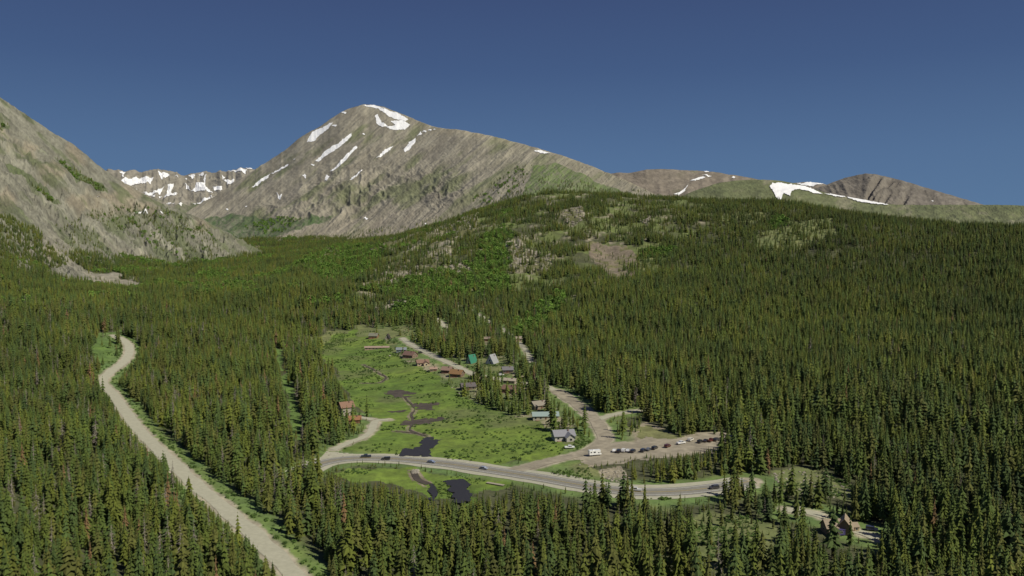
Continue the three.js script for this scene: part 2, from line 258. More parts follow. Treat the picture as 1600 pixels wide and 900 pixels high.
function sheet(P, lift, step, flat, holes = 9) {                          // a sheet draped over the ground inside an outline, with a ragged edge
  const [x0, x1, z0, z1] = P.box, pos = [], uv = [], idx = [], nx = Math.ceil((x1 - x0) / step), nz = Math.ceil((z1 - z0) / step), id = new Map();
  const vert = (i, j) => { const k = i * 9973 + j; if (!id.has(k)) { const x = x0 + i * step, z = z0 + j * step; id.set(k, pos.length / 3); pos.push(x, (flat ?? gh(x, z)) + lift, z); uv.push(x / 31, z / 31); } return id.get(k); };
  for (let i = 0; i < nx; i++) for (let j = 0; j < nz; j++) {
    const x = x0 + (i + .5) * step, z = z0 + (j + .5) * step;
    if (!inPoly(P, x + 4 * fbm(x / 8, z / 8, 3), z + 8 * fbm(x / 8 + 40, z / 8, 3)) || fbm(x / 9 + 7, z / 9, 3) > holes) continue;
    const a = vert(i, j), b = vert(i + 1, j), c = vert(i + 1, j + 1), d = vert(i, j + 1); idx.push(a, d, b, b, d, c);
  }
  const g = new THREE.BufferGeometry(); g.setAttribute('position', new THREE.Float32BufferAttribute(pos, 3)); g.setAttribute('uv', new THREE.Float32BufferAttribute(uv, 2)); g.setIndex(idx); g.computeVertexNormals(); return g;
}
struct('gravel_road', ribbon(gravelRoad, 4, .16, 0, 1.1), M.gravel);
struct('highway_shoulder', ribbon(highway, 9.3, .12, -.3, 1.2), M.gravel);
const hw = struct('highway', ribbon(highway, 5.3, .2), M.asphalt);
for (const o of [-.22, .22]) struct('centre_line', ribbon(highway, .09, .26, o), M.yellow, hw);
for (const o of [-3.9, 3.9]) struct('edge_line', ribbon(highway, .13, .26, o), M.white, hw);
struct('dirt_road', ribbon(sideRoad, 4.4, .17, 0, 1.0), M.dust);
for (const P of roads.slice(3)) struct('dirt_lane', ribbon(P, P.half, .16, 0, .5), M.gravel);
struct('parking_ground', sheet(dirt[0], .1, 1.5), M.dust); struct('pullout_ground', sheet(dirt[2], .09, 1.5), M.gravel);
ponds.forEach(P => struct('pond', sheet(P, .02, .8, Math.max(...P.map(p => hs(p[0], p[1]))) - .1), M.water));
muds.forEach(P => struct('mud_flat', sheet(P, .12, 1, undefined, .16), M.mud));
creeks.forEach(P => { struct('creek', ribbon(P, P.half, .18, 0, 1.2), M.mud); });

// ---------------------------------------------------------------- mountains
function curve(pts) { return x => { let i = 0; while (i < pts.length - 2 && pts[i + 1][0] < x) i++; const p = pts, m = k => { const a = p[Math.max(0, k - 1)], b = p[Math.min(p.length - 1, k + 1)]; return [(b[1] - a[1]) / (b[0] - a[0]), (b[2] - a[2]) / (b[0] - a[0])]; }; const a = p[i], b = p[i + 1], d = b[0] - a[0], t = clamp((x - a[0]) / d), m0 = m(i), m1 = m(i + 1), h = k => (2 * t ** 3 - 3 * t * t + 1) * a[k] + (t ** 3 - 2 * t * t + t) * d * m0[k - 1] + (-2 * t ** 3 + 3 * t * t) * b[k] + (t ** 3 - t * t) * d * m1[k - 1]; return [h(1), h(2)]; }; }
function mountain(name, o) {
  const R = curve(o.ridge), B = curve(o.base), x0 = o.ridge[0][0], x1 = o.ridge[o.ridge.length - 1][0], nu = o.nu, nv = o.nv, back = 14, N = nv + back + 1;
  const pos = new Float32Array((nu + 1) * N * 3), col = new Float32Array((nu + 1) * N * 3), uv = new Float32Array((nu + 1) * N * 2), idx = [];
  for (let i = 0; i <= nu; i++) {
    const px = lerp(x0, x1, i / nu), [rp, rr] = R(px), [bp, br] = B(px), rpj = rp + (o.jag || 0) * (ridged(px / 16, 3.3, 4) - .4) * -1;
    for (let j = 0; j < N; j++) {
      const k = i * N + j, t = Math.min(1, j / nv), over = Math.max(0, j - nv) / back;
      const py = lerp(bp, rpj, t), r = lerp(br, rr, Math.pow(t, o.curve || 1));
      const p = pix(px, py, r + over * (o.depth || 900));
      if (over) p[1] = pix(px, rpj, rr)[1] - (o.drop || 320) * over * over - over * 30;
      const env = over ? clamp(over * 3) : clamp((1 - t) * 7 + .03), q = o.skew ? o.skew(px, py) : [px, py];
      const d = o.relief(q[0], q[1], px, py, t);
      p[1] += d * env;
      pos.set(p, k * 3); uv.set([q[0] / 55, q[1] / (o.skew ? 130 : 26)], k * 2);
      const c = o.color(px, py, t, p, d, over); col.set([c[0] / .79, c[1] / .765, c[2] / .78], k * 3);
      if (i && j) idx.push(k - N - 1, k - 1, k - N, k - N, k - 1, k);
    }
  }
  const g = new THREE.BufferGeometry();
  g.setAttribute('position', new THREE.BufferAttribute(pos, 3)); g.setAttribute('color', new THREE.BufferAttribute(col, 3)); g.setAttribute('uv', new THREE.BufferAttribute(uv, 2)); g.setIndex(idx); g.computeVertexNormals();
  const m = struct(name, g, M.mountain); m.userData.label = o.label; m.userData.category = 'mountain';
  m.spot = (px, py) => {                                       // the point of the mountainside seen there
    const u = clamp((px - x0) / (x1 - x0), 0, .99999) * nu, i = Math.floor(u), a = u - i, xs = lerp(x0, x1, i / nu);
    const [rp] = R(px), [bp] = B(px), v = clamp((py - bp) / (rp - bp), 0, .9999) * nv, j = Math.floor(v), b = v - j, k = (i * N + j) * 3, w = (n) => lerp(lerp(pos[k + n], pos[k + 3 + n], b), lerp(pos[k + N * 3 + n], pos[k + N * 3 + 3 + n], b), a);
    return [w(0), w(1), w(2)];
  };
  (o.snow || []).forEach((S, n) => {
    const P = S, bx = [Math.min(...P.map(p => p[0])) - 1, Math.max(...P.map(p => p[0])) + 1, Math.min(...P.map(p => p[1])) - 1, Math.max(...P.map(p => p[1])) + 1], st = .35, nx = Math.ceil((bx[1] - bx[0]) / st), ny = Math.ceil((bx[3] - bx[2]) / st), ps = [], us = [], ix = [], id = new Map(), rag = o.rag ?? 1.3;
    const vert = (i, j) => { const key = i * 9973 + j; if (!id.has(key)) { const p = m.spot(bx[0] + i * st, bx[2] + j * st); id.set(key, ps.length / 3); ps.push(p[0], p[1] + (o.snowLift || 2), p[2]); us.push(p[0] / 60, (p[1] - p[2] * .4) / 60); } return id.get(key); };
    for (let i = 0; i < nx; i++) for (let j = 0; j < ny; j++) { const x = bx[0] + (i + .5) * st, y = bx[2] + (j + .5) * st; if (!inPoly(P, x + rag * fbm(x / 3.5 + n * 9, y / 3.5, 3), y + rag * fbm(x / 3.5 + 50, y / 3.5 + n, 3))) continue; const a = vert(i, j), b = vert(i + 1, j), c = vert(i + 1, j + 1), d = vert(i, j + 1); ix.push(a, d, b, b, d, c); }
    if (!ix.length) return;
    const sg = new THREE.BufferGeometry(); sg.setAttribute('position', new THREE.Float32BufferAttribute(ps, 3)); sg.setAttribute('uv', new THREE.Float32BufferAttribute(us, 2)); sg.setIndex(ix); sg.computeVertexNormals(); struct('snow_patch', sg, M.snow, m);
  });
  return m;
}
const mixc = (a, b, t) => [lerp(a[0], b[0], t), lerp(a[1], b[1], t), lerp(a[2], b[2], t)];
const dots = (list) => list.map(([x, y, a = 2, b = 1.2]) => [[x - a, y], [x, y - b], [x + a, y - b * .3], [x + a * .4, y + b]]);
// the main peak
const peakGreen = [[[815, 306], [832, 262], [868, 256], [905, 275], [985, 302], [1000, 316], [820, 318]], [[300, 348], [360, 335], [420, 345], [470, 345], [520, 335], [500, 352], [440, 368], [420, 380], [340, 372]]];
const mainPeak = mountain('summit_mountain', {
  label: 'broad grey-brown summit with snow streaks above the forested valley', nu: 640, nv: 240, curve: .9, depth: 1400, jag: 1.2,
  ridge: [[262, 350, 4300], [300, 326, 4700], [345, 300, 5000], [400, 263, 5200], [440, 238, 5200], [470, 214, 5200], [500, 197, 5200], [535, 174, 5200], [560, 165, 5200], [575, 163, 5200], [600, 167, 5100], [640, 183, 4850], [680, 198, 4550], [720, 203, 4300], [770, 213, 4050], [820, 226, 3800], [870, 240, 3550], [920, 258, 3300], [970, 278, 3050], [1010, 297, 2850], [1060, 318, 2750], [1110, 345, 2700]],
  base: [[262, 375, 3600], [330, 386, 3300], [430, 393, 3000], [560, 383, 2850], [650, 368, 2600], [740, 352, 2400], [830, 318, 2380], [900, 314, 2400], [1000, 324, 2400], [1060, 335, 2450], [1110, 360, 2500]],
  skew: (px, py) => [px + 1.25 * py, py * .7 - px * .4],
  relief: (q, s, px, py, t) => { const crag = sstep(.12, .3, t) * sstep(.75, .45, t) * sstep(340, 420, px) * sstep(760, 700, px); return ridged(q / 60, s / 220, 3) * 13 + fbm(q / 13, s / 80, 3) * 4 + fbm(px / 3, py / 3, 3) * 1.8 + ridged(px / 15, py / 15, 4) * 26 * crag * (.5 + .5 * fbm(px / 30, py / 30, 2)) + ridged(px / 9, py / 9, 3) * 9 * sstep(.45, 0, t) * sstep(520, 380, px); },
  color: (px, py, t, p, d) => {
    const q = px + 1.25 * py, s = py * .7 - px * .4, streak = fbm(q / 9, s / 70, 4), n = fbm(px / 22, py / 22, 4), f = fbm(px / 3, py / 3, 2);
    let c = mixc([.215, .19, .15], [.29, .258, .205], clamp(.5 + streak * .55));
    c = mixc(c, [.175, .152, .125], sstep(.0, .6, n + streak * .4) * .55);
    const low = sstep(.2, .6, t); const olive = sstep(-.05, .45, fbm(q / 20 + 4, s / 40, 4) + (1 - t) * .28 - .16 + sstep(700, 800, px) * .1) * .75;
    c = mixc(c, [.115, .13, .058], olive);
    const scree = sstep(.34, .12, t) * sstep(400, 520, px) * sstep(780, 700, px); c = mixc(c, [.30, .255, .2], scree * .7 * clamp(.6 + streak));
    c = mixc(c, [.34, .29, .21], sstep(.9, .985, t) * sstep(600, 720, px) * .8 * clamp(.6 + n));
    if (px > 760 && t > .55) c = mixc(c, [.30, .27, .19], clamp(.4 + n) * .6);
    for (const [k, P] of peakGreen.entries()) if (inPoly(P, px + 8 * n, py + 6 * n)) c = mixc(c, k ? [.06, .095, .035] : [.115, .155, .05], clamp(.75 + f * .5 + streak * .3));
    const v = 1 + f * .16; return [c[0] * v, c[1] * v, c[2] * v];
  },
  snow: [[[588, 167], [604, 171.5], [622, 177.5], [638, 187], [634, 190], [618, 187], [606, 181], [598, 175]], [[610, 190], [628, 189], [641, 195], [632, 203], [612, 204.5], [603, 200], [618, 197]], [[586, 180], [590, 178], [595, 190], [606, 199], [597, 200], [588, 192]], [[566, 164.5], [585, 164], [601, 170], [586, 168.5]],
    [[479, 221], [487, 207], [505, 198], [520, 190], [512, 201], [500, 209], [491, 220]], [[492, 251], [508, 236], [530, 222], [549, 207], [549, 213], [530, 229], [511, 242], [497, 252]], [[516, 268], [534, 249], [556, 228], [559, 230], [540, 251], [519, 269]], [[507, 283], [510, 273], [515, 275], [511, 284]],
    [[588, 249], [600, 236], [614, 227], [612, 231], [598, 243]], [[630, 236], [639, 222], [650, 214], [649, 224], [639, 235], [632, 239]], [[652, 212], [657, 205], [660, 209]], [[543, 287], [556, 276], [567, 268], [566, 271], [552, 283]], [[393, 292], [410, 277], [422, 270], [418, 277], [402, 289]], [[422, 271], [436, 263], [451, 254], [449, 259], [432, 268]], [[432, 301], [436, 306], [441, 303], [438, 312], [434, 309]],
    [[833, 237], [845, 235], [861, 240], [848, 241.5]], ...dots([[537, 176, 5, 1.5], [476, 273, 3, 3], [568, 209], [663, 205, 4, 1.6], [672, 203, 3, 1.4], [522, 196, 4, 2], [571, 342, 4, 1.5], [489, 257, 3, 1.5], [665, 352], [460, 247, 2, 1], [679, 203, 2, 1], [630, 202, 4, 1.5], [385, 324], [355, 327, 2, 1.5]])],
});
// the near rocky slope
const screes = [[[80, 355], [120, 385], [165, 415], [222, 440], [180, 445], [110, 425], [60, 385]], [[150, 372], [190, 385], [262, 420], [205, 418]], [[0, 365], [40, 385], [70, 410], [20, 385]]];
const crestTrees = [[[86, 252], [120, 262], [168, 292], [150, 294], [100, 268]], [[105, 262], [160, 285], [170, 300], [120, 290]], [[38, 276], [70, 292], [100, 325], [80, 318], [45, 290]], [[0, 190], [14, 194], [4, 204], [0, 204]], [[0, 255], [30, 262], [60, 285], [20, 272]]];
const nearSlope = mountain('rocky_mountain', {
  label: 'steep grey rocky mountainside with scree chutes beside the valley', nu: 460, nv: 260, curve: .95, depth: 700, jag: 2,
  ridge: [[-260, 10, 2900], [-120, 80, 2800], [0, 152, 2750], [40, 178, 2780], [80, 205, 2800], [120, 230, 2820], [160, 262, 2850], [200, 288, 2850], [240, 311, 2800], [290, 332, 2750], [335, 352, 2700], [370, 372, 2650], [410, 392, 2650]],
  base: [[-260, 400, 1480], [0, 440, 1520], [60, 452, 1520], [130, 466, 1500], [210, 478, 1520], [270, 458, 1760], [330, 430, 2100], [370, 408, 2350], [410, 402, 2500]],
  skew: (px, py) => [px - 1.15 * py, py * .6 + px * .5],
  relief: (q, s, px, py, t) => { const crag = clamp(sstep(200, 250, px) * sstep(.05, .25, t) + sstep(.35, .55, t) * .5 * sstep(.95, .8, t)); return ridged(q / 46, s / 140, 3) * 15 + fbm(q / 9, s / 40, 3) * 3 + fbm(px / 3, py / 3, 3) * 4 + crag * ridged(px / 17, py / 17, 5) * 24; },
  color: (px, py, t, p, d) => {
    const q = px - 1.15 * py, s = py * .6 + px * .5, streak = fbm(q / 8, s / 60, 4), n = fbm(px / 16, py / 16, 4), f = fbm(px / 2.6, py / 2.6, 2);
    let c = mixc([.165, .155, .122], [.25, .235, .187], clamp(.5 + streak * .7 + f * .2));
    c = mixc(c, [.29, .235, .17], sstep(.1, .5, fbm(px / 40 + 7, py / 40, 3)) * .6);
    c = mixc(c, [.10, .115, .055], sstep(-.06, .38, fbm(q / 14 + 3, s / 34, 4) + sstep(190, 260, px) * .18 - .05) * .8);
    for (const P of screes) if (inPoly(P, px + 7 * n, py + 5 * n)) c = mixc(c, [.27, .245, .195], .75 * clamp(.8 + streak * .4));
    for (const P of crestTrees) if (inPoly(P, px + 6 * n, py + 6 * n)) c = mixc(c, [.085, .11, .04], .75);
    const v = 1 + f * .2; return [c[0] * v, c[1] * v, c[2] * v];
  },
  snow: dots([[170, 314, 3, 1.2], [155, 314, 2, 1.5], [216, 337, 7, 2.2], [252, 341, 5, 1.4], [228, 340, 3, 1.4]]),
});
const tundra = (g1, g2, b1, b2, greenAt) => (px, py, t) => { const n = fbm(px / 24, py / 12, 4), f = fbm(px / 3, py / 2, 2), s = fbm(px / 10, py / 40, 3); let c = mixc(b1, b2, clamp(.5 + s * .7 + n * .3)); c = mixc(c, mixc(g1, g2, clamp(.5 + n)), clamp(greenAt(px, py, t, n))); const v = 1 + f * .12; return c.map(k => k * v); };
mountain('snowy_cirque', { label: 'distant jagged cirque ridge patched with snow at the head of the valley', nu: 260, nv: 90, depth: 900, jag: 4, rag: 1.6,
  ridge: [[120, 285, 8000], [165, 265, 8000], [185, 264, 8000], [200, 266, 8100], [222, 267, 8200], [243, 262, 8200], [262, 266, 8200], [290, 272, 8200], [330, 268, 8000], [365, 265, 7800], [395, 261, 7600], [425, 270, 7500], [470, 300, 7400]],
  base: [[120, 350, 5200], [260, 352, 5200], [350, 352, 5300], [470, 352, 5400]], relief: (q, s, px, py) => ridged(px / 30, py / 20, 3) * 34 + ridged(px / 9, py / 7, 3) * 12,
  color: tundra([.10, .12, .055], [.13, .14, .07], [.2, .18, .15], [.3, .265, .22], (px, py, t, n) => sstep(.45, .2, t + n * .3) * .8), snowLift: 4,
  snow: [[[187, 284], [210, 279], [240, 280], [236, 287], [215, 290], [200, 297], [190, 294]], [[247, 268], [262, 270], [266, 275], [252, 281]], [[222, 301], [245, 295], [256, 292], [250, 298], [228, 304]], [[262, 290], [272, 287], [267, 299], [276, 305], [253, 312], [261, 300]], [[307, 290], [318, 289], [320, 277], [322, 277], [321, 296], [333, 307], [315, 305], [299, 300], [305, 297]], [[350, 282], [366, 280], [366, 290], [356, 294]], [[355, 267], [385, 264], [384, 275], [372, 270]], [[332, 296], [347, 296], [345, 305], [336, 302]], [[294, 275], [305, 274], [302, 281]], [[310, 275], [319, 273], [317, 278]], [[186, 269], [197, 267], [194, 273]], [[300, 321], [318, 316], [336, 310], [316, 320]], [[258, 305], [278, 304], [272, 309]], [[235, 305], [244, 304], [240, 308]], [[190, 277], [192, 270], [194, 278]], [[352, 276], [348, 283], [346, 275]], [[288, 288], [298, 300], [306, 303], [292, 297]], [[260, 320], [274, 317], [268, 322]], ...dots([[281, 324, 5, 2], [343, 322, 4, 1.5], [291, 279], [276, 277, 3, 1], [250, 303, 3, 1.5], [389, 261, 6, 1.5], [210, 300, 4, 1.5], [355, 325, 2, 2]])] });
mountain('brown_hill', { label: 'distant bare brown hill with small snowfields behind the green tundra hill', nu: 220, nv: 60, depth: 1500, jag: .8,
  ridge: [[900, 285, 6500], [960, 270, 6500], [985, 270, 6500], [1015, 264.5, 6500], [1060, 265, 6600], [1110, 268, 6700], [1150, 274, 6800], [1185, 280, 6900], [1225, 286, 7000], [1262, 284.5, 7000], [1290, 288, 7000], [1330, 300, 7000], [1400, 325, 7000]],
  base: [[900, 350, 4600], [1100, 345, 5000], [1400, 350, 5200]], relief: (q, s, px, py) => ridged(px / 34, py / 44, 3) * 22,
  color: tundra([.11, .12, .06], [.13, .135, .07], [.165, .135, .11], [.21, .175, .14], (px, py, t, n) => sstep(.2, .7, n) * .5), snowLift: 4,
  snow: [[[1077, 284], [1098, 278], [1103, 281], [1086, 286]], [[1097, 275], [1112, 277], [1105, 279]], [[1052, 305], [1065, 300], [1076, 293], [1070, 301], [1060, 306]], [[1244, 287], [1258, 285.5], [1262, 284.8], [1288, 288], [1270, 291]], ...dots([[1104, 268.5, 5, .9], [1146, 278, 3, 2]])] });
mountain('dark_peak', { label: 'distant dark brown pointed peak with shadowed gullies behind the tundra', nu: 200, nv: 80, depth: 1200, jag: .8,
  ridge: [[1225, 312, 5800], [1285, 291, 5800], [1310, 281, 5800], [1335, 274, 5800], [1357, 271, 5800], [1385, 276, 5800], [1420, 285, 5800], [1460, 297, 5800], [1500, 309, 5800], [1535, 319, 5800], [1590, 335, 5800]],
  base: [[1225, 345, 4900], [1357, 350, 4800], [1590, 355, 4900]], relief: (q, s, px, py, t) => ridged((px - (py - 270) * .5) / 22, py / 60, 4) * 13 + sstep(1345, 1360, px) * sstep(1450, 1400, px) * ridged((px + (py - 270) * .6) / 10, py / 40, 4) * 32,
  color: tundra([.10, .11, .06], [.12, .125, .07], [.135, .115, .1], [.185, .16, .135], (px, py, t, n) => sstep(.3, .05, t + n * .1) * .8), snowLift: 4, snow: dots([[1457, 315, 2, 1.2]]) });
mountain('tundra_hill', { label: 'green alpine tundra hill with a curved snowfield behind the forest', nu: 340, nv: 90, depth: 1500, jag: .5, drop: 120,
  ridge: [[1030, 325, 4600], [1070, 304, 4700], [1100, 293, 4800], [1125, 285.5, 4900], [1160, 281.5, 5000], [1200, 281, 5000], [1240, 286, 5000], [1290, 301, 4900], [1340, 311, 4800], [1390, 319, 4700], [1440, 320, 4600], [1500, 320, 4500], [1550, 320, 4400], [1600, 321, 4300], [1700, 326, 4200], [1900, 340, 4200]],
  base: [[1030, 350, 3200], [1200, 355, 3200], [1600, 378, 2700], [1900, 395, 2600]], relief: (q, s, px, py) => fbm(px / 30, py / 16, 4) * 12,
  color: tundra([.095, .115, .042], [.125, .14, .055], [.2, .18, .13], [.25, .22, .16], (px, py, t, n) => .85 - sstep(.25, .6, n) * .5), snowLift: 4,
  snow: [[[1203, 293], [1207, 288], [1216, 287], [1236, 288], [1259, 292], [1286, 303], [1275, 303], [1250, 297], [1241, 299], [1236, 303], [1234, 308], [1224, 305], [1221, 313], [1213, 312], [1208, 301]], [[1288, 302.5], [1318, 306.5], [1321, 309], [1302, 306.5]], [[1323, 307.5], [1345, 311], [1370, 317], [1389, 321], [1370, 321], [1344, 316], [1325, 310]]] });

// ---------------------------------------------------------------- trees
function tri(pos, col, a, b, c, k) { pos.push(...a, ...b, ...c); for (let i = 0; i < 3; i++) col.push(...k[i]); }
function build(pos, col) { const g = new THREE.BufferGeometry(); g.setAttribute('position', new THREE.Float32BufferAttribute(pos, 3)); if (col) g.setAttribute('color', new THREE.Float32BufferAttribute(col, 3)); g.computeVertexNormals(); return g; }
const bark = [1.25, .85, 1.5];
function trunkGeo(h, r, col) { const p = [], c = [], K = 5, k = [col, col, col]; for (let i = 0; i < K; i++) { const a = i / K * 6.2832, b = (i + 1) / K * 6.2832; tri(p, c, [Math.cos(a) * r, -.5, Math.sin(a) * r], [0, h, 0], [Math.cos(b) * r, -.5, Math.sin(b) * r], k); } return [p, c]; }
function conifer(seed, { layers, points, low, radius, droop = .5, rag = .3, sparse = 0, power = .85 }) {   // unit tree: height 1, skirts of drooping boughs
  const R = rng(seed), p = [], c = [];
  const tone = [1, 1, 1];
  for (let l = 0; l < layers; l++) {
    const t = l / (layers - 1), y = lerp(low, .965, Math.pow(t, .92)), rad = radius * (Math.pow(1 - t, power) * .95 + .06) * (t < .12 ? .78 + t * 2 : 1) * (.82 + .36 * R()), dy = lerp(.085, .05, t), rot = R() * 6.28, K = Math.max(5, Math.round(points * (1 - t * .4)));
    const lean = [(R() - .5) * .006, (R() - .5) * .006];
    for (let k = 0; k < K; k++) {
      if (R() < sparse) continue;
      const a = rot + (k + (R() - .5) * .5) / K * 6.2832, w = 6.2832 / K * .62, rr = rad * (1 - rag + 2 * rag * R()), yt = y - rr * droop * (.7 + .6 * R());
      const tip = [Math.cos(a) * rr, yt, Math.sin(a) * rr], top = [lean[0], y + dy, lean[1]], L = [Math.cos(a - w) * rr * .56, y - rr * droop * .35 - .008 * R(), Math.sin(a - w) * rr * .56], Q = [Math.cos(a + w) * rr * .56, y - rr * droop * .35 - .008 * R(), Math.sin(a + w) * rr * .56], mid = [Math.cos(a) * rr * .6, y - rr * droop * .12 + .012, Math.sin(a) * rr * .6];
      const kk = .85 + .3 * R(), s = v => v.map(x => x * kk);
      const f = [s(tone), s(tone), s(tone)]; tri(p, c, top, L, mid, f); tri(p, c, top, mid, Q, f); tri(p, c, mid, L, tip, f); tri(p, c, mid, tip, Q, f);
    }
  }
  return [p, c];
}
function join(a, b) { return build(a[0].concat(b[0]), a[1].concat(b[1])); }
function snag(seed, n, len) { const R = rng(seed), p = [], c = [], k = [[1, 1, 1], [1, 1, 1], [1, 1, 1]]; for (let i = 0; i < n; i++) { const y = .2 + .77 * R(), a = R() * 6.28, r = len * (1.05 - y) * (.5 + R()), w = .006, e = [Math.cos(a) * r, y - r * .35 + (R() - .5) * .02, Math.sin(a) * r]; tri(p, c, [0, y + w, 0], [0, y - w, 0], e, k); tri(p, c, [-Math.sin(a) * w, y, Math.cos(a) * w], [Math.sin(a) * w, y, -Math.cos(a) * w], e, k); tri(p, c, [e[0] * .5, e[1] * .5 + y * .5, e[2] * .5], [e[0] * .6, e[1] * .6 + y * .4 - w, e[2] * .6], [e[0] * .8 - Math.sin(a) * r * .3, e[1] - .01, e[2] * .8 + Math.cos(a) * r * .3], k); } return [p, c]; }
const one = [1, 1, 1];
const nearSpecs = [{ layers: 17, points: 9, low: .07, radius: .155, sparse: .06 }, { layers: 15, points: 9, low: .1, radius: .135, sparse: .08 }, { layers: 16, points: 8, low: .06, radius: .18, droop: .45, sparse: .05 }, { layers: 14, points: 8, low: .2, radius: .125, droop: .4, rag: .4, sparse: .15, power: .6 }, { layers: 15, points: 8, low: .14, radius: .11, rag: .4, sparse: .12, power: .7 }];
const farSpecs = nearSpecs.map(s => ({ ...s, layers: 10, points: 7, sparse: s.sparse * .5 }));
const leafMat = std({ vertexColors: true, color: C(1, 1, 1), roughness: .9, side: THREE.DoubleSide });
const greens = [C(.083, .112, .014), C(.07, .104, .015), C(.1, .121, .013), C(.056, .09, .019), C(.096, .104, .018)];
const nearGeo = nearSpecs.map((s, i) => build(...conifer(100 + i, s))), nearTrunk = build(...trunkGeo(.97, .016, one));
const farGeo = farSpecs.map((s, i) => join(conifer(200 + i, s), trunkGeo(.9, .014, bark)));
const snagGeo = [0, 1].map(i => build(...snag(300 + i, 90, .15))), snagFar = [0, 1].map(i => join(snag(310 + i, 70, .17), trunkGeo(.97, .014, one)));
const redGeo = build(...conifer(320, { layers: 13, points: 7, low: .16, radius: .115, rag: .45, sparse: .25 })), redFar = join(conifer(330, { layers: 10, points: 6, low: .16, radius: .12, rag: .4, sparse: .15 }), trunkGeo(.9, .014, [.8, 1, 1.4]));
function broadleaf(seed, n, size) { const R = rng(seed), p = [], c = []; for (let i = 0; i < n; i++) { const u = R() * 2 - 1, a = R() * 6.28, q = Math.sqrt(1 - u * u), rr = .72 + .28 * R(), x = q * Math.cos(a) * .36 * rr, y = .6 + u * .38 * rr, z = q * Math.sin(a) * .36 * rr, s = size * (.6 + .8 * R()), d = () => (R() - .5) * 2 * s, k = .7 + .6 * R(), kk = [[k, k, k], [k, k, k], [k, k, k]]; tri(p, c, [x + d(), y + d(), z + d()], [x + d(), y + d(), z + d()], [x + d(), y + d(), z + d()], kk); } return [p, c]; }
const aspenGeo = [0, 1].map(i => join(broadleaf(400 + i, 150, .13), trunkGeo(.8, .022, [3, 2.4, 6]))), bushGeo = [0, 1].map(i => { const g = build(...broadleaf(420 + i, 90, .17)); g.scale(1.5, 1, 1.5); g.translate(0, -.12, 0); return g; });

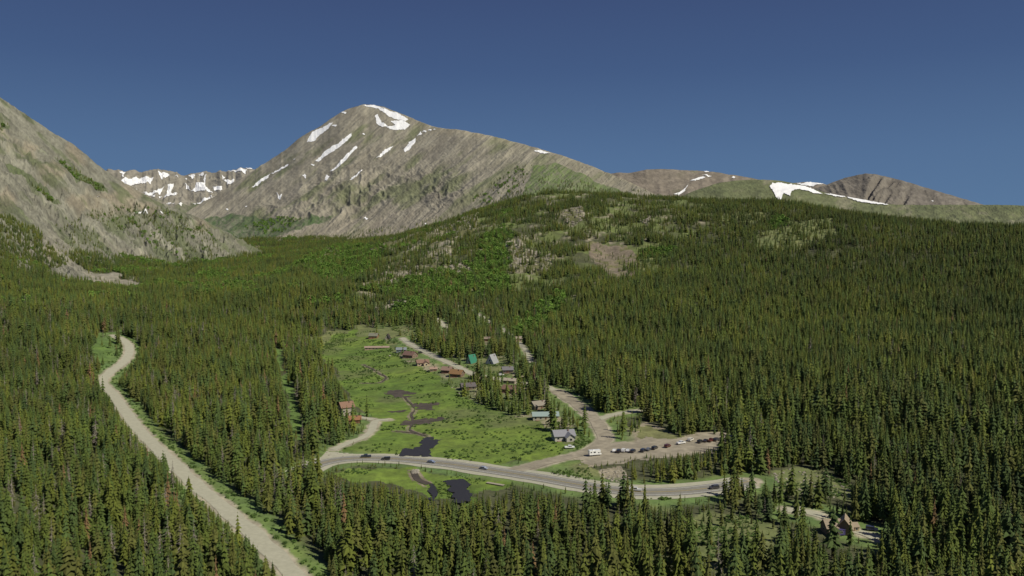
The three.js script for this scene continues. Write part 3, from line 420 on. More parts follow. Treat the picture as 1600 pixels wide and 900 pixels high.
const RT = rng(7), list = [];
const houseClear = [];                                        // filled from the building list below
const HOUSES = [
  // px, py, yaw, length, width, wall height, roof rise, wall, roof, name, label
  [880, 686, 12, 12.5, 8.5, 3, 2.6, [.6, .57, .5], [.30, .30, .33], 'cottage', 'white cottage with grey shingle roof beside the dirt road junction', { wing: 1, chimney: 0 }],
  [852, 654, 4, 17, 7, 2.8, 1.9, [.5, .47, .36], [.33, .42, .40], 'long_cabin', 'long cabin with pale green metal roof among spruces', {}],
  [842, 637, 28, 11, 8, 2.8, 2.3, [.34, .27, .2], [.33, .29, .23], 'cabin', 'cabin with tan shingle roof behind the pale green roofed cabin', {}],
  [769, 568, 60, 8.5, 8, 1.2, 7, [.72, .72, .7], [.40, .41, .42], 'steep_roofed_house', 'white gabled chalet with steep grey roof in the village', {}],
  [737, 567, 50, 8, 6.5, .5, 7.2, [.45, .52, .48], [.03, .23, .14], 'a_frame_cabin', 'A-frame cabin with a green metal roof', {}],
  [714, 588, -24, 11, 7.5, 3, 3, [.24, .14, .09], [.32, .185, .085], 'cabin', 'cabin with bright rust-orange roof in the village', {}],
  [699, 582, -20, 9, 7, 2.8, 2.4, [.16, .08, .06], [.33, .22, .17], 'cabin', 'dark brown cabin beside the rust-orange roofed cabin', {}],
  [677, 580, 10, 6, 5, 2.3, 1.2, [.3, .2, .15], [.42, .29, .22], 'shed', 'small shed with pale pinkish roof at the meadow edge', {}],
  [660, 570, 18, 11, 8, 2.8, 2.3, [.6, .48, .34], [.28, .17, .12], 'cabin', 'tan walled cabin with brown roof above the meadow', { wing: 1 }],
  [641, 559, -30, 12, 9, 3, 3, [.3, .2, .15], [.23, .14, .11], 'cabin', 'cabin with red-brown roof above the meadow', {}],
  [627, 550, 8, 10, 6.5, 3, 1.8, [.2, .27, .33], [.26, .29, .32], 'cabin', 'blue-grey cabin beside the red-brown roofed cabin', {}],
  [589, 545, 6, 26, 5.5, 2.2, 1.1, [.46, .33, .25], [.42, .31, .25], 'long_lodge', 'long low pinkish lodge at the head of the meadow', { many: 1 }],
  [584, 528, -6, 10, 8, 3.4, 2.8, [.36, .19, .09], [.24, .24, .18], 'cabin', 'orange log cabin standing above the long low lodge', {}],
  [606, 529, 84, 6.5, 6, .6, 5.6, [.5, .46, .36], [.06, .05, .05], 'a_frame_cabin', 'small dark A-frame cabin against the forest edge', {}],
  [541, 648, 30, 9, 8.5, 6, 3, [.46, .42, .34], [.30, .17, .11], 'tower_house', 'tall stone-coloured house with brown hipped roof among spruces', {}],
  [554, 660, 12, 8, 6, 2.4, 1.8, [.3, .17, .09], [.34, .16, .08], 'shed', 'shed with orange roof beside the tall stone-coloured house', {}],
  [508, 668, -10, 8, 6, 2.4, 2, [.38, .2, .1], [.42, .2, .09], 'cabin', 'orange-brown cabin hidden in the forest near the gravel drive', {}],
  [731, 608, 16, 11, 8, 2.8, 2.2, [.2, .14, .1], [.15, .13, .13], 'cabin', 'dark roofed cabin behind a clump of tall spruces', {}],
  [756, 597, 6, 7, 5, 2.4, 1.5, [.4, .27, .2], [.42, .29, .23], 'shed', 'shed with pale pink roof in the village trees', {}],
  [797, 612, -34, 11, 8, 2.8, 2.6, [.36, .2, .13], [.26, .16, .115], 'cabin', 'cabin with red-brown roof deep in the village trees', {}],
  [797, 598, -20, 10, 6, 2.4, 1.4, [.44, .36, .28], [.46, .40, .32], 'shed', 'shed with cream roof beside the deep red-brown roofed cabin', {}],
  [793, 582, 8, 9, 7, 2.8, 2.2, [.14, .09, .08], [.2, .19, .2], 'cabin', 'dark cabin with slate roof near the upper lane', {}],
  [808, 533, 14, 9, 7, 3, 2, [.38, .30, .2], [.34, .29, .22], 'cabin', 'tan cabin below the aspen slope', {}],
  [762, 533, -10, 10, 6, 2.6, 1.6, [.3, .22, .15], [.36, .29, .22], 'cabin', 'low brown cabin among spruces above the village road', {}],
];
for (const h of HOUSES) { const [x, z] = at(h[0], h[1]); houseClear.push([x, z, Math.max(h[3], h[4]) * .75 + 2]); }
const bigHouse = at(1309, 832); houseClear.push([bigHouse[0], bigHouse[1], 11.5], [bigHouse[0] + 15, bigHouse[1] - 3, 6]);
const CARLOT = [[960, 706], [967, 707], [974.5, 706], [981.5, 706], [989, 707], [1005, 706], [1013.5, 704], [1023, 702], [1043, 699], [1064, 694], [1079, 689], [1094, 692], [1103, 690.5], [1111, 690], [1119, 689]];
for (const [px, py] of CARLOT) { const [x, z] = at(px, py); houseClear.push([x, z, 4.5]); }
houseClear.push([...at(890, 702), 6], [...at(773, 757), 9]);
// keep the sight line from the drone to a house mostly open: spruces that stand close in front of a cabin are lower or absent there in the photo
const openings = HOUSES.map(h => { const [x, z] = at(h[0], h[1]); return [x, z, Math.hypot(x, z), Math.max(h[3], h[4]) * .5]; });
openings.push([bigHouse[0], bigHouse[1], Math.hypot(...bigHouse), 9]);

const stand = [area([[962, 668], [1000, 655], [1002, 676], [966, 694]])];
const bank = [area([[955, 730], [985, 716], [1060, 713], [1130, 700], [1165, 690], [1175, 715], [1120, 728], [1060, 738], [1000, 742]])];
const lowerShown = area([[520, 735], [540, 728], [640, 730], [740, 745], [800, 757], [795, 763], [742, 768], [733, 774], [700, 770], [672, 770], [650, 759], [600, 750], [545, 741]]), frontStrip = area([[575, 548], [620, 552], [650, 569], [690, 588], [712, 602], [722, 592], [700, 572], [650, 543], [600, 528], [575, 530]]);
const hwEast = at(1128, 761)[0], vrEast = at(737, 583)[0], hwWest = at(513, 720)[0], strip = grass[5], lotShown = area([[900, 717], [930, 702], [985, 692], [1060, 685], [1090, 678], [1130, 680], [1120, 693], [1060, 701], [1030, 707], [1000, 713], [950, 720]]);
function shownGround(x, z) {                                 // ground that the photograph shows free of trees in front of it
  for (const P of roads) { const d = near(P, x, z)[0]; if (d < P.half * (P === gravelRoad ? .45 : P === highway ? 1.5 : 1) && !(P === villageRoad && x > vrEast) && !(P === highway && (x < hwWest || x > hwEast))) return P === highway ? (x > 35 && x < 70 ? .6 : x > 75 ? .96 : 1) : P === gravelRoad ? .93 : roads.indexOf(P) > 5 && roads.indexOf(P) < 9 ? .45 : .95; }
  if (within(lotShown, x, z)) return 1; if (within(dirt[2], x, z)) return 1;
  if (within(lowerShown, x, z)) return .985; if (within(meadow[0], x, z)) return .93; if (within(frontStrip, x, z)) return .9;
  if (within(strip, x, z)) return .9; if (within(grass[0], x, z) || within(grass[1], x, z)) return .35;
  for (const [a, b, c] of houseClear) if ((x - a) ** 2 + (z - b) ** 2 < (c * .66) ** 2) return c === 11.5 ? .97 : c === 4.5 ? .99 : .84;
  return 0;
}
function allowed(x, y, z, h, u) {                            // tallest tree here that leaves that ground in view
  for (let k = h; k > 3; k -= 1.6) { let ok = true; for (const f of [.1, .2, .3, .4, .5, .6, .7, .8, .9, 1]) { const s = (CAMY - y + 1) / (CAMY - y - k * f); if (u < shownGround(x * s, z * s)) { ok = false; break; } } if (ok) return k; }
  return 0;
}
function density(x, z, r) {
  for (const [a, b, c] of houseClear) if ((x - a) ** 2 + (z - b) ** 2 < c * c) return 0;
  for (const P of roads) { const [d, s] = near(P, x, z); if (P === gravelRoad) { if (d < (s > 0 ? 12 + 3 * fbm(x / 20, z / 20, 2) : 7)) return 0; } else if (d < P.half + (P === highway ? 6.5 : P === sideRoad ? 4 : 1.5)) return 0; }
  if (any(stand, x, z)) return .6;
  if (any(bank, x, z)) return .9;
  if (any(dirt, x, z)) return .02;
  const [wx, wz] = warp(x, z);
  if (any(meadow, wx, wz)) return .003;
  if (any(grass, wx, wz)) return within(grass[0], wx, wz) ? .12 : r > 1300 ? (fbm(x / 30 + 8, z / 30, 2) > .12 ? .1 : .5) : .045;
  if (any(talus, wx, wz)) return .03;
  if (any(redRock, wx, wz)) return .08; if (any(rock, wx, wz)) return fbm(x / 26, z / 26, 2) > .02 ? .5 : .1;
  const gap = fbm(x / 11 + 60, z / 11, 2);
  if (within(frontStrip, x, z)) return .07;
  if (within(village, wx, wz)) return gap > .05 ? .2 : .78;
  if (any(aspen, wx, wz)) return .62;
  if (within(hill, wx, wz)) { const k = fbm(x / 34 + 5, z / 34, 3); return k > .14 ? .07 : k > -.02 ? .45 : .93; }
  const thin = fbm(x / 70 + 20, z / 70, 3);
  if (gap > .38 - .3 * Math.max(0, thin)) return .1;
  return clamp(.97 + .25 * thin);
}
let N = 0;
for (let r = 228; r < 3400;) {
  const sp = lerp(3.7, 5.6, sstep(500, 2400, r)), n = Math.floor(r * 1.32 / sp);
  for (let k = 0; k < n; k++) {
    const th = -.66 + (k + RT()) / n * 1.32, q = r + (RT() - .5) * sp * 1.3, x = Math.sin(th) * q, z = -Math.cos(th) * q;
    const crest = 2450 + 1100 * sstep(-.02, -.22, th); if (q > crest) continue;
    const ds = density(x, z, q); let young = 0; if (RT() > ds) { if (ds > .09 && q < 1300 && RT() < .55) young = 1; else continue; }
    const y = gh(x, z); let kind = 'green'; const u = RT();
    const [wx, wz] = warp(x, z), inAspen = any(aspen, wx, wz) || (th < .0 && q > 1150 && fbm(x / 80 + 2, z / 80, 3) > .3), leftWood = th < .05 && q < 1100, sick = fbm(x / 38 + 5, z / 38, 3);
    if (inAspen && u < .62) kind = 'aspen'; else if (leftWood ? u < .04 + Math.max(0, sick) * .18 : u < .012) kind = 'snag'; else if (leftWood ? u > .992 - Math.max(0, sick) * .05 : u > .9975) kind = 'red';
    const size = fbm(x / 30, z / 30, 2); let h = lerp(4.5, 19, Math.pow(RT(), .85)) * (1 + .34 * size) * lerp(1, .84, sstep(900, 2200, q));
    if (kind === 'aspen') h *= .62; if (ds < .1) h *= .6;
    if (young) { h = 1.6 + 3.6 * RT(); kind = 'green'; }
    if (q < 1080) { const a = allowed(x, y, z, h, RT()); if (a < 3.2) { if (ds < .09) continue; h = Math.min(h, 1.4 + 2.2 * RT()); } else h = a; }
    list.push({ x, y, z, h, q, th, kind, v: Math.floor(RT() * 5), a: RT() * 6.28, w: .85 + .8 * RT() ** 1.6, t: RT(), ds });
  }
  r += sp;
}
// trees on the mountainsides, found where the photo shows them
function scatter(m, poly, n, h0, h1, seed, bush) { const R = rng(seed), xs = poly.map(p => p[0]), ys = poly.map(p => p[1]), a = Math.min(...xs), b = Math.max(...xs), c = Math.min(...ys), d = Math.max(...ys); for (let k = 0, g = 0; k < n && g < n * 20; g++) { const px = lerp(a, b, R()), py = lerp(c, d, R()); if (!inPoly(poly, px, py)) continue; if (fbm(px / 7, py / 5, 2) < -.25) continue; const p = m.spot(px, py); k++; list.push({ x: p[0], y: p[1] - .5, z: p[2], h: lerp(h0, h1, R()), q: Math.hypot(p[0], p[2]), th: 9, kind: bush && R() < bush ? 'aspen' : 'green', v: Math.floor(R() * 5), a: R() * 6.28, w: 1.1, t: R(), ds: 1 }); } }
[[[[86, 350], [118, 338], [160, 375], [182, 425], [160, 412], [115, 385]], 130], [[[128, 335], [200, 322], [262, 335], [345, 372], [330, 385], [250, 362], [180, 358]], 420, .3], [[[185, 345], [260, 365], [345, 385], [360, 408], [290, 415], [230, 390]], 260, .4], [[[-60, 320], [20, 345], [60, 362], [105, 420], [60, 430], [-60, 400]], 1700], [[[88, 250], [125, 262], [170, 298], [150, 298], [100, 270]], 130, .3], [[[40, 278], [90, 318], [80, 322]], 40, .4], [[[140, 395], [178, 425], [172, 434], [150, 420]], 50], [[[0, 190], [14, 194], [4, 204], [0, 204]], 12, .6], [[[180, 415], [260, 425], [330, 412], [370, 405], [320, 440], [220, 448]], 380]].forEach(([P, n, b], i) => scatter(nearSlope, P, Math.round(n * 1.5), 5, 12, 500 + i, (b || 0) * .25));
[[[[735, 312], [775, 280], [805, 262], [835, 258], [818, 290], [770, 322]], 200, .2], [[[855, 300], [880, 285], [930, 290], [985, 308], [990, 318], [860, 318]], 330], [[[815, 300], [880, 296], [1000, 312], [1000, 322], [815, 322]], 330], [[[648, 352], [740, 326], [815, 298], [815, 316], [740, 346], [650, 366]], 330], [[[842, 282], [858, 280], [856, 292], [840, 292]], 25], [[[360, 372], [420, 376], [480, 372], [640, 352], [640, 370], [430, 392], [340, 386]], 500], [[[955, 296], [1010, 300], [1050, 318], [960, 316]], 70], [[[380, 352], [430, 345], [470, 345], [440, 368], [390, 370]], 120, .9]].forEach(([P, n, b], i) => scatter(mainPeak, P, n, 7, 14, 600 + i, b));
console.log('trees', list.length);

// the largest-looking trees become things of their own, the rest of the forest is a mass
const frame = t => { const a = project(t.x, t.y, t.z), b = project(t.x, t.y + t.h, t.z); return a[0] < 8 || a[0] > 1592 ? 0 : Math.max(0, Math.min(a[1], 900) - Math.max(b[1], 0)); };
for (const t of list) t.show = t.th === 9 ? 0 : frame(t) * (t.ds < .06 && t.q < 800 ? 3 : 1);
const mats = { green: greens.map(c => std({ vertexColors: true, color: c, roughness: .9, side: THREE.DoubleSide })), trunk: std({ color: C(.12, .095, .07) }), grey: std({ color: C(.31, .275, .23), side: THREE.DoubleSide }), red: std({ vertexColors: true, color: C(.18, .112, .05), side: THREE.DoubleSide }) };
const taken = new Set(), counts = {};
const numbered = n => { const k = counts[n] = (counts[n] ?? -1) + 1; return k ? n + '_' + String(k).padStart(3, '0') : n; };
function single(t) {
  taken.add(t);
  const g = new THREE.Group(), side = near(gravelRoad, t.x, t.z)[1], open = t.ds < .06;
  const place = open ? (any(meadow, t.x, t.z) ? 'meadow' : 'clearing') : t.x < 0 && t.x < gravelRoad[0][0] + 60 && side < 0 ? 'slope' : Math.hypot(t.x - bigHouse[0], t.z - bigHouse[1]) < 60 ? 'house' : t.x > 40 ? 'lower' : 'between';
  const where = { meadow: 'standing alone in the open wet meadow', clearing: 'standing in a grassy clearing at the forest edge', slope: 'in the forest uphill of the gravel road', house: 'close beside the big tan-roofed lodge', lower: 'in the forest between highway and lodge', between: 'between the gravel road and the creek' }[place];
  let crown;
  if (t.kind === 'snag') { crown = new THREE.Mesh(snagGeo[t.v % 2], mats.grey); crown.name = 'bare_branches'; g.name = numbered('dead_spruce'); g.userData = { label: 'grey dead spruce with bare branches ' + where, category: 'dead tree' }; }
  else if (t.kind === 'red') { crown = new THREE.Mesh(redGeo, mats.red); crown.name = 'crown'; g.name = numbered('dying_spruce'); g.userData = { label: 'rusty brown dying spruce ' + where, category: 'dying tree' }; }
  else { crown = new THREE.Mesh(nearGeo[t.v], mats.green[Math.floor(t.t * 4.99)]); crown.name = 'crown'; g.name = numbered('spruce_tree'); g.userData = { label: ['mid-green', 'deep green', 'yellow-green', 'dark bluish-green', 'olive'][Math.floor(t.t * 4.99)] + ' ' + ['bushy', 'narrow', 'broad', 'open-crowned', 'slender'][t.v] + ' spruce tree ' + where, category: 'tree' }; }
  g.userData.group = g.userData.label.replace('tree ', 'trees ').slice(0, 70);
  const tr = new THREE.Mesh(nearTrunk, t.kind === 'snag' ? mats.grey : mats.trunk); tr.name = 'trunk';
  for (const m of [crown, tr]) { m.castShadow = m.receiveShadow = true; g.add(m); }
  g.position.set(t.x, t.y - .1, t.z); g.scale.set(t.h * t.w, t.h, t.h * t.w); g.rotation.y = t.a; scene.add(g);
}
const byShow = (k, n) => list.filter(t => t.kind === k && t.show > 8).sort((a, b) => b.show - a.show).slice(0, n).forEach(single);
byShow('green', 290); byShow('snag', 90); byShow('red', 50);
function mass(name, label, category, geo, items, color, mat = leafMat) {
  if (!items.length) return;
  const m = new THREE.InstancedMesh(geo, mat, items.length), q = new THREE.Quaternion(), up = new THREE.Vector3(0, 1, 0), M4 = new THREE.Matrix4(), c = new THREE.Color();
  items.forEach((t, i) => { q.setFromAxisAngle(up, t.a); M4.compose(new THREE.Vector3(t.x, t.y - .1, t.z), q, new THREE.Vector3(t.h * t.w, t.h, t.h * t.w)); m.setMatrixAt(i, M4); color(t, c); m.setColorAt(i, c); });
  m.name = numbered(name); m.userData = { kind: 'stuff', label, category }; m.castShadow = m.receiveShadow = true; scene.add(m);
}
const rest = list.filter(t => !taken.has(t));
const green = (t, c) => { const n = fbm(t.x / 55, t.z / 55, 3), k = greens[Math.floor(t.t * 4.99)]; const v = .78 + .42 * ((t.t * 7.31) % 1) + n * .34 + .14 * fbm(t.x / 190 + 4, t.z / 190, 2); c.setRGB(k.r * v * (1 + .12 * n), k.g * v, k.b * v * (1 - .1 * n)); };
for (let v = 0; v < 5; v++) {
  mass('spruce_forest', 'dense green spruce forest covering the valley floor', 'forest', farGeo[v], rest.filter(t => t.kind === 'green' && t.v === v && t.q < 1000), green);
  mass('hillside_forest', 'dark spruce forest covering the distant hillsides', 'forest', farGeo[v], rest.filter(t => t.kind === 'green' && t.v === v && t.q >= 1000), green);
}
for (let v = 0; v < 2; v++) { mass('dead_trees', 'grey dead trees scattered through the forest', 'dead trees', snagFar[v], rest.filter(t => t.kind === 'snag' && t.v % 2 === v), (t, c) => c.setRGB(.3, .265, .22).multiplyScalar(.8 + .4 * t.t)); mass('aspen_grove', 'bright green aspen groves on the lower slopes', 'aspens', aspenGeo[v], rest.filter(t => t.kind === 'aspen' && t.v % 2 === v), (t, c) => c.setRGB(.135, .235, .035).multiplyScalar(.75 + .5 * t.t)); }
mass('dying_trees', 'rusty dying trees scattered through the forest', 'dying trees', redFar, rest.filter(t => t.kind === 'red'), (t, c) => c.setRGB(.17, .108, .05).multiplyScalar(.8 + .4 * t.t));
{ // willows and low shrubs
  const R = rng(11), b = [], add = (P, n, h0, h1, keep) => { for (let k = 0; k < n; k++) { const x = lerp(P.box[0], P.box[1], R()), z = lerp(P.box[2], P.box[3], R()); if (!within(P, x, z) || roadDistance(x, z) < 2.5 || any(ponds, x, z) || any(muds, x, z)) continue; if (fbm(x / 16, z / 16, 3) < keep) continue; let ok = true; for (const [a, c, d] of houseClear) if ((x - a) ** 2 + (z - c) ** 2 < (d - 2) ** 2) ok = false; for (const Q of creeks) if (near(Q, x, z)[0] < Q.half + .6) ok = false; if (ok) b.push({ x, y: gh(x, z), z, h: lerp(h0, h1, R() ** 2), a: R() * 6.28, w: .9 + R() * .8, t: R(), v: k % 2 }); } };
  add(meadow[0], 24000, .2, 1.3, -.02); add(meadow[1], 2600, .2, 1.1, .05);
  for (const P of grass) add(P, 1300, .3, 1.2, .02);
  for (const P of aspen) add(P, 5200, 1.2, 3.6, -.25);
  add(village, 5200, .5, 2.2, 0);
  for (let k = 0; k < gravelRoad.length * 10; k++) { const p = gravelRoad[Math.floor(R() * gravelRoad.length)], a = R() * 6.28, d = 6 + R() * 9, x = p[0] + Math.cos(a) * d, z = p[1] + Math.sin(a) * d; if (near(gravelRoad, x, z)[0] < 5.8) continue; b.push({ x, y: gh(x, z), z, h: .4 + 1.2 * R() ** 3, a, w: 1.2, t: R(), v: k % 2 }); }
  for (let v = 0; v < 2; v++) mass('willow_shrubs', 'low bright green willow shrubs across the meadow and banks', 'shrubs', bushGeo[v], b.filter(t => t.v === v), (t, c) => { const n = fbm(t.x / 30, t.z / 30, 2); c.setRGB(.085 + .02 * n, .15 + .025 * n, .028).multiplyScalar(.7 + .55 * t.t); });
}
{ // boulders on the outcrops and banks
  const R = rng(21), g = new THREE.IcosahedronGeometry(.5, 1), p = g.attributes.position; for (let i = 0; i < p.count; i++) { const k = 1 + .35 * fbm(p.getX(i) * 3 + 9, p.getY(i) * 3 + p.getZ(i) * 2, 2); p.setXYZ(i, p.getX(i) * k, p.getY(i) * k * .7, p.getZ(i) * k); } g.computeVertexNormals();
  const b = []; const add = (P, n, h0, h1) => { for (let k = 0; k < n; k++) { const x = lerp(P.box[0], P.box[1], R()), z = lerp(P.box[2], P.box[3], R()); if (within(P, x, z) && roadDistance(x, z) > 1) b.push({ x, y: gh(x, z) + .1, z, h: lerp(h0, h1, R() ** 3), a: R() * 6.28, w: 1.1, t: R() }); } };
  rock.forEach(P => add(P, 500, 1, 7)); redRock.forEach(P => add(P, 200, .6, 2.5)); add(grass[1], 260, .5, 1.8); add(dirt[3], 200, .4, 1.6); add(dirt[2], 120, .4, 1.4); add(grass[2], 60, .4, 1.2); add(village, 500, .5, 2.4);
  for (let k = 0; k < 90; k++) { const [x, z] = at(649 + 9 * (R() - .5), 737 + 5 * (R() - .5)); b.push({ x, y: gh(x, z), z, h: .7 + R() * 1.3, a: R() * 6, w: 1.1, t: R() }); }
  mass('boulders', 'pale boulders strewn on outcrops and banks', 'boulders', g, b, (t, c) => c.setRGB(.29, .26, .21).multiplyScalar(.7 + .5 * t.t), std({ color: C(1, 1, 1) }));
}

// ---------------------------------------------------------------- buildings
const paint = new Map();
const mat = (c, o = {}) => { const k = c.join() + JSON.stringify(o); if (!paint.has(k)) paint.set(k, std({ color: C(...c), map: grainTex, roughness: .85, ...o })); return paint.get(k); };
const glass = new THREE.MeshPhysicalMaterial({ color: C(.02, .025, .03), roughness: .08 });
function part(parent, name, geo, m, label) { const q = new THREE.Mesh(geo, m); q.name = name; q.castShadow = q.receiveShadow = true; if (label) q.userData.label = label; parent.add(q); return q; }
const box = (w, h, d, x = 0, y = 0, z = 0) => { const g = new THREE.BoxGeometry(w, h, d); g.translate(x, y, z); return g; };
function gableWall(l, w, h, rise) { const s = new THREE.Shape([[-w / 2, -1.2], [w / 2, -1.2], [w / 2, h], [0, h + rise], [-w / 2, h]].map(p => new THREE.Vector2(...p))); const g = new THREE.ExtrudeGeometry(s, { depth: l, bevelEnabled: false }); g.translate(0, 0, -l / 2); g.rotateY(Math.PI / 2); return g; }
function gableRoof(l, w, h, rise, over = .6, th = .22) { const k = (w / 2 + over) / (w / 2), yb = h + rise - rise * k, s = new THREE.Shape([[-w / 2 * k, yb + .05], [0, h + rise + .05], [w / 2 * k, yb + .05], [w / 2 * k, yb + .05 + th], [0, h + rise + th * 1.5], [-w / 2 * k, yb + .05 + th]].map(p => new THREE.Vector2(...p))); const g = new THREE.ExtrudeGeometry(s, { depth: l + over * 2, bevelEnabled: false }); g.translate(0, 0, -l / 2 - over); g.rotateY(Math.PI / 2); return g; }
function windowOn(g, x, y, z, w, h, turn) { const f = part(g, 'window', box(w + .25, h + .25, .08), mat([.6, .58, .52])); f.position.set(x, y, z); f.rotation.y = turn; part(f, 'pane', box(w, h, .06, 0, 0, .03), glass); }
function dress(g, l, w, h, rise, many) {
  const n = many ? 7 : Math.max(2, Math.round(l / 3.6)), wy = Math.max(1.3, h * .55);
  if (h > 1.5) for (const s of [-1, 1]) for (let k = 0; k < n; k++) { if (s > 0 && k === (n >> 1) && !many) { const d = part(g, 'door', box(1, 2.05, .1, 0, 1.02, 0), mat([.2, .1, .06])); d.position.set(-l / 2 + (k + .5) * l / n, .05, s * (w / 2 + .04)); part(d, 'handle', box(.12, .06, .1, .36, 1, .08), mat([.5, .48, .4])); } else windowOn(g, -l / 2 + (k + .5) * l / n, wy, s * (w / 2 + .03), 1.2, 1.1, s > 0 ? 0 : Math.PI); }
  for (const s of [-1, 1]) { if (h > 1.5) for (const o of [-.22, .22]) windowOn(g, s * (l / 2 + .03), wy, o * w, 1.1, 1.1, s * Math.PI / 2); if (rise > 2.2) windowOn(g, s * (l / 2 + .03), h + rise * .28, 0, 1.2, 1.2, s * Math.PI / 2); if (h < 1.5) { const d = part(g, 'door', box(.1, 2, 1, 0, 1, 0), mat([.2, .1, .06])); d.position.set(s * (l / 2 + .05), .1, 1); } }
}
for (const [px, py, yaw, l, w, h, rise, wall, roof, name, label, o] of HOUSES) {
  const [x, z] = at(px, py), g = new THREE.Group(); g.name = numbered(name); g.userData = { label, category: name.includes('shed') ? 'shed' : name.includes('cabin') ? 'cabin' : 'house' };
  let y = 1e9; for (const a of [-.4, 0, .4]) for (const b of [-.4, 0, .4]) y = Math.min(y, gh(x + a * l, z + b * w)); g.position.set(x, Math.max(y, gh(x, z) - .8) + .15, z); g.rotation.y = (yaw - 0) * Math.PI / 180; scene.add(g);
  part(g, 'wall', gableWall(l, w, h, rise), mat(wall));
  const r = part(g, 'roof', gableRoof(l, w, h, rise), mat(roof, { roughness: .6 }));
  part(r, 'chimney', box(.7, 1.8, .7, l * .22, h + rise * .75 + .5, w * .12), mat([.3, .2, .16]));
  if (o.wing) { part(g, 'wing_wall', gableWall(6, w * .62, h * .95, rise * .75).rotateY(Math.PI / 2).translate(l * .2, 0, w / 2 + 1), mat(wall)); part(g, 'wing_roof', gableRoof(6, w * .62, h * .95, rise * .75).rotateY(Math.PI / 2).translate(l * .2, .02, w / 2 + 1), mat(roof, { roughness: .6 })); windowOn(g, l * .2, h * .55, w / 2 + 4.04, 1.3, 1.2, 0); }
  dress(g, l, w, h, rise, o.many);
  if (h > 2.5) { part(g, 'porch_deck', box(l * .6, .18, 1.8, -l * .1, .05, w / 2 + .95), mat([.3, .2, .13])); }
}
{ // the big brown-roofed house
  const [x, z] = bigHouse, g = new THREE.Group(); g.name = 'lodge_house'; g.userData = { label: 'large lodge with tan gabled roofs and a blue-walled bay in the near forest', category: 'house' }; g.position.set(x, gh(x, z) + .2, z); g.rotation.y = .12; g.scale.setScalar(.74); scene.add(g);
  const R = mat([.36, .285, .2], { roughness: .8 }), W = mat([.3, .215, .14]), B = mat([.075, .06, .2]);
  part(g, 'wall', gableWall(9, 7.5, 3.6, 3.4).translate(-3.2, 0, -1.2), W); const r = part(g, 'roof', gableRoof(9, 7.5, 3.6, 3.4).translate(-3.2, 0, -1.2), R); part(r, 'chimney', box(.9, 1.9, .9, -4.2, 5.9, .3), mat([.16, .08, .06]));
  part(g, 'gable_wall', gableWall(9.5, 8, 3.8, 4.9).rotateY(Math.PI / 2 - .55).translate(4, 0, 0), W); part(g, 'gable_roof', gableRoof(9.5, 8, 3.8, 4.9, .8).rotateY(Math.PI / 2 - .55).translate(4, .02, 0), R);
  part(g, 'side_wing_wall', gableWall(5, 5, 2.6, 1.6).translate(10, 0, -2), mat([.46, .36, .22])); part(g, 'side_wing_roof', gableRoof(5, 5, 2.6, 1.6, .4).translate(10, .03, -2), R);
  part(g, 'blue_bay', box(4.6, 3, 2.6, -.6, 1.5, 3.6), B, 'blue-purple walled bay under the eaves'); part(g, 'bay_roof', box(4.9, .16, 2.9, -.6, 3.08, 3.65), B);
  const dk = part(g, 'deck', box(5, .2, 5, -5.4, 1.2, 5), mat([.5, .36, .2])); for (const s of [-2.3, 2.3]) { part(dk, 'post', box(.2, 2.4, .2, -5.4 + s, 0, 7.3), mat([.4, .28, .16])); part(dk, 'railing', box(.08, .9, 4.8, -5.4 + s, 1.75, 5), mat([.5, .36, .2])); }
  windowOn(g, -5.5, 2, 2.58, 1.6, 1.4, 0); windowOn(g, -3.4, 2, 2.58, 1.2, 1.4, 0); windowOn(g, -7.76, 2, -1.2, 1.3, 1.3, -Math.PI / 2); windowOn(g, -.6, 1.7, 4.93, 1.6, 1.3, 0); const d = part(g, 'door', box(1, 2.1, .1), mat([.14, .07, .05])); d.position.set(9.2, 1.1, .54); part(d, 'handle', box(.1, .06, .1, .36, 0, .08), mat([.5, .48, .4])); windowOn(g, 11, 1.5, .53, 1, 1, 0);
}
{ // plank footbridge over the creek
  const [x, z] = at(774, 757), g = new THREE.Group(); g.name = 'footbridge'; g.userData = { label: 'small plank footbridge over the creek below the highway', category: 'bridge' }; g.position.set(x, gh(x, z) + .5, z); g.rotation.y = -.5; scene.add(g);
  for (let k = 0; k < 18; k++) part(g, 'plank', box(.5, .08, 2, -4.7 + k * .55, 0, 0), mat([.42, .37, .29])); for (const s of [-.8, .8]) part(g, 'beam', box(10, .5, .25, 0, -.3, s), mat([.25, .2, .15]));
}
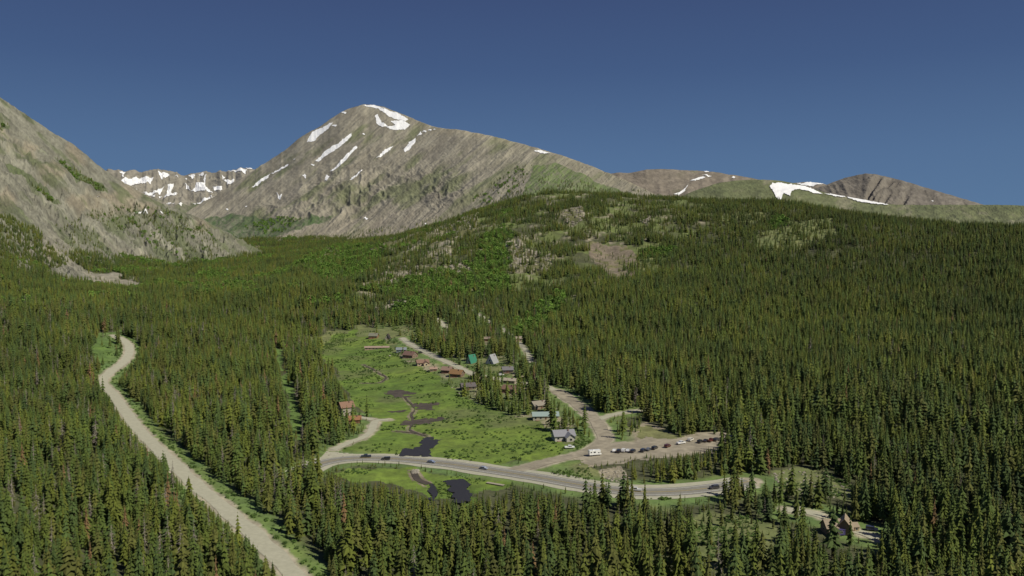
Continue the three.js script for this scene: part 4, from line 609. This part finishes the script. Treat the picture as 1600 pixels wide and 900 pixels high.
// ---------------------------------------------------------------- vehicles
const tyre = std({ color: C(.02, .02, .02), roughness: .8 }), rim = std({ color: C(.35, .35, .36), roughness: .35, metalness: .8 }), lampM = std({ color: C(.8, .8, .75), roughness: .2 }), tailM = std({ color: C(.35, .02, .02), roughness: .3 });
const wheelG = new THREE.CylinderGeometry(.36, .36, .26, 16).rotateX(Math.PI / 2), rimG = new THREE.CylinderGeometry(.2, .2, .28, 12).rotateX(Math.PI / 2);
const prof = (pts, w, b = .06) => { const g = new THREE.ExtrudeGeometry(new THREE.Shape(pts.map(p => new THREE.Vector2(...p))), { depth: w - 2 * b, bevelEnabled: true, bevelSize: b, bevelThickness: b, bevelSegments: 2 }); g.translate(0, 0, -w / 2 + b); return g; };
const shapes = {
  car: { body: prof([[-2.2, .35], [2.2, .35], [2.25, .75], [1.2, .9], [.6, 1.38], [-1.2, 1.4], [-1.9, .95], [-2.25, .85]], 1.8), cabin: prof([[1.02, .93], [.52, 1.31], [-1.12, 1.33], [-1.72, .96]], 1.83, .02), wheels: [-1.35, 1.35], len: 2.25 },
  suv: { body: prof([[-2.3, .4], [2.3, .4], [2.35, .95], [1.25, 1.08], [.75, 1.68], [-2.1, 1.72], [-2.32, 1.0]], 1.9), cabin: prof([[1.08, 1.12], [.68, 1.6], [-2, 1.63], [-2.2, 1.08]], 1.93, .02), wheels: [-1.4, 1.4], len: 2.33 },
  pickup: { body: prof([[-2.8, .5], [2.7, .5], [2.75, 1.05], [1.45, 1.15], [.95, 1.75], [-.75, 1.78], [-.9, 1.12], [-2.8, 1.1]], 1.95), cabin: prof([[1.25, 1.2], [.86, 1.67], [-.62, 1.7], [-.7, 1.18]], 1.98, .02), wheels: [-1.75, 1.75], len: 2.76 },
  camper: { body: prof([[-3.6, .6], [3.4, .6], [3.45, 1.15], [2.5, 1.35], [2.2, 1.95], [3.0, 2.2], [2.9, 3.05], [-3.6, 3.1]], 2.35), cabin: prof([[2.35, 1.4], [2.1, 1.9], [1.4, 1.9], [1.4, 1.4]], 2.38, .02), wheels: [-2.1, 2.2], len: 3.5 },
};
function vehicle(type, px, py, color, yaw, name, label, group) {
  const s = shapes[type], [x, z] = at(px, py), g = new THREE.Group(); g.name = numbered(name); g.userData = { label, category: type === 'pickup' ? 'pickup' : type === 'camper' ? 'motorhome' : 'car' }; if (group) g.userData.group = group;
  g.position.set(x, gh(x, z) + .2, z); g.rotation.y = yaw; scene.add(g);
  part(g, 'body', s.body, new THREE.MeshPhysicalMaterial({ color: C(...color), roughness: .35, clearcoat: .8, clearcoatRoughness: .1 })); part(g, 'windows', s.cabin, glass);
  for (const wx of s.wheels) for (const wz of [-.8, .8]) { const w = part(g, 'wheel', wheelG, tyre); w.position.set(wx, .36, wz * (type === 'camper' ? 1.25 : 1)); part(w, 'rim', rimG, rim); }
  for (const wz of [-.6, .6]) { part(g, 'headlight', box(.08, .16, .32, s.len + .02, .75, wz), lampM); part(g, 'tail_light', box(.08, .2, .2, -s.len - (type === 'pickup' ? .07 : type === 'camper' ? .14 : .02), .85, wz), tailM); }
  if (type === 'camper') { for (const zz of [-1.18, 1.18]) { part(g, 'side_window', box(1.3, .7, .04, -.6, 2.05, zz), glass); part(g, 'side_window', box(.9, .6, .04, -2.6, 2.05, zz), glass); } part(g, 'roof_unit', box(1, .3, .8, -.8, 3.2, 0), std({ color: C(.7, .7, .7) })); }
}
function along(P, px, py) { const [x, z] = at(px, py); let b = 1e9, k = 1; P.forEach((p, i) => { const d = (p[0] - x) ** 2 + (p[1] - z) ** 2; if (d < b && i) { b = d; k = i; } }); const a = P[k - 1], c = P[k]; return Math.atan2(-(c[1] - a[1]), c[0] - a[0]); }
const on = (type, px, py, color, name, label, flip) => vehicle(type, px, py, color, along(highway, px, py) + (flip ? Math.PI : 0), name, label);
on('pickup', 572, 715, [.035, .04, .05], 'pickup_truck', 'dark pickup truck on the highway by the gravel pullout', true);
on('suv', 603, 719, [.015, .015, .017], 'sport_utility_car', 'black sport utility car following the dark pickup on the highway', true);
on('car', 674, 723.5, [.2, .24, .34], 'sedan_car', 'blue-grey sedan on the highway beside the pond');
on('car', 756, 733.5, [.3, .33, .4], 'sedan_car', 'silver-blue sedan on the highway near the dirt road turnoff');
on('pickup', 993, 767.5, [.6, .6, .58], 'pickup_truck', 'silver-white pickup truck on the highway below the parking lot', true);
on('suv', 1116, 764, [.05, .045, .05], 'sport_utility_car', 'dark car with pale front on the highway entering the forest', true);
vehicle('camper', 929.5, 712, [.85, .85, .83], .3, 'motorhome', 'white motorhome crossing the dirt lot entrance');
vehicle('pickup', 890, 701, [.85, .85, .84], .05, 'pickup_truck', 'white pickup truck parked on grass in front of the white cottage');
const lotColors = [[.75, .75, .74], [.03, .03, .035], [.8, .8, .8], [.62, .63, .65], [.04, .04, .05], [.03, .035, .05], [.12, .13, .15], [.03, .03, .035], [.11, .025, .02], [.8, .8, .8], [.75, .72, .66], [.03, .03, .03], [.03, .03, .04], [.14, .04, .03], [.05, .05, .06]];
const lotLabels = ['white car first in the row beside the motorhome', 'black car between two white cars in the lot', 'bright white car third from the motorhome in the lot', 'silver car parked between the white car and a dark car', 'dark car closing the row of five in the lot', 'dark navy car first of the three dark cars beneath the pines', 'grey car between the two dark cars beneath the pines', 'black car last of the three beneath the pines', 'dark red car parked under the pines in the lot', 'white truck in the middle of the parking lot', 'cream vehicle at the back edge of the parking lot', 'black car first in the row along the lot bank', 'dark car second in the row along the lot bank', 'dark red-brown car third in the row along the lot bank', 'charcoal car last in the row along the lot bank'];
CARLOT.forEach(([px, py], i) => vehicle(i === 9 || i === 13 ? 'pickup' : i % 3 ? 'suv' : 'car', px, py, lotColors[i], i < 9 ? 1.25 - i * .05 : i === 9 ? .5 : .9, i === 9 || i === 13 ? 'pickup_truck' : i % 3 ? 'sport_utility_car' : 'sedan_car', lotLabels[i], 'vehicles parked in the dirt lot'));
vehicle('suv', 783, 587, [.8, .8, .8], .4, 'sport_utility_car', 'white car parked beside the slate-roofed cabin in the village');
vehicle('suv', 657, 552, [.03, .03, .03], .6, 'sport_utility_car', 'black car parked beside the village dirt road above the meadow');
vehicle('suv', 1362, 829, [.05, .06, .12], -.4, 'sport_utility_car', 'dark blue car parked on the drive of the big lodge');
scene.updateMatrixWorld(true);
renderer.render(scene, camera);
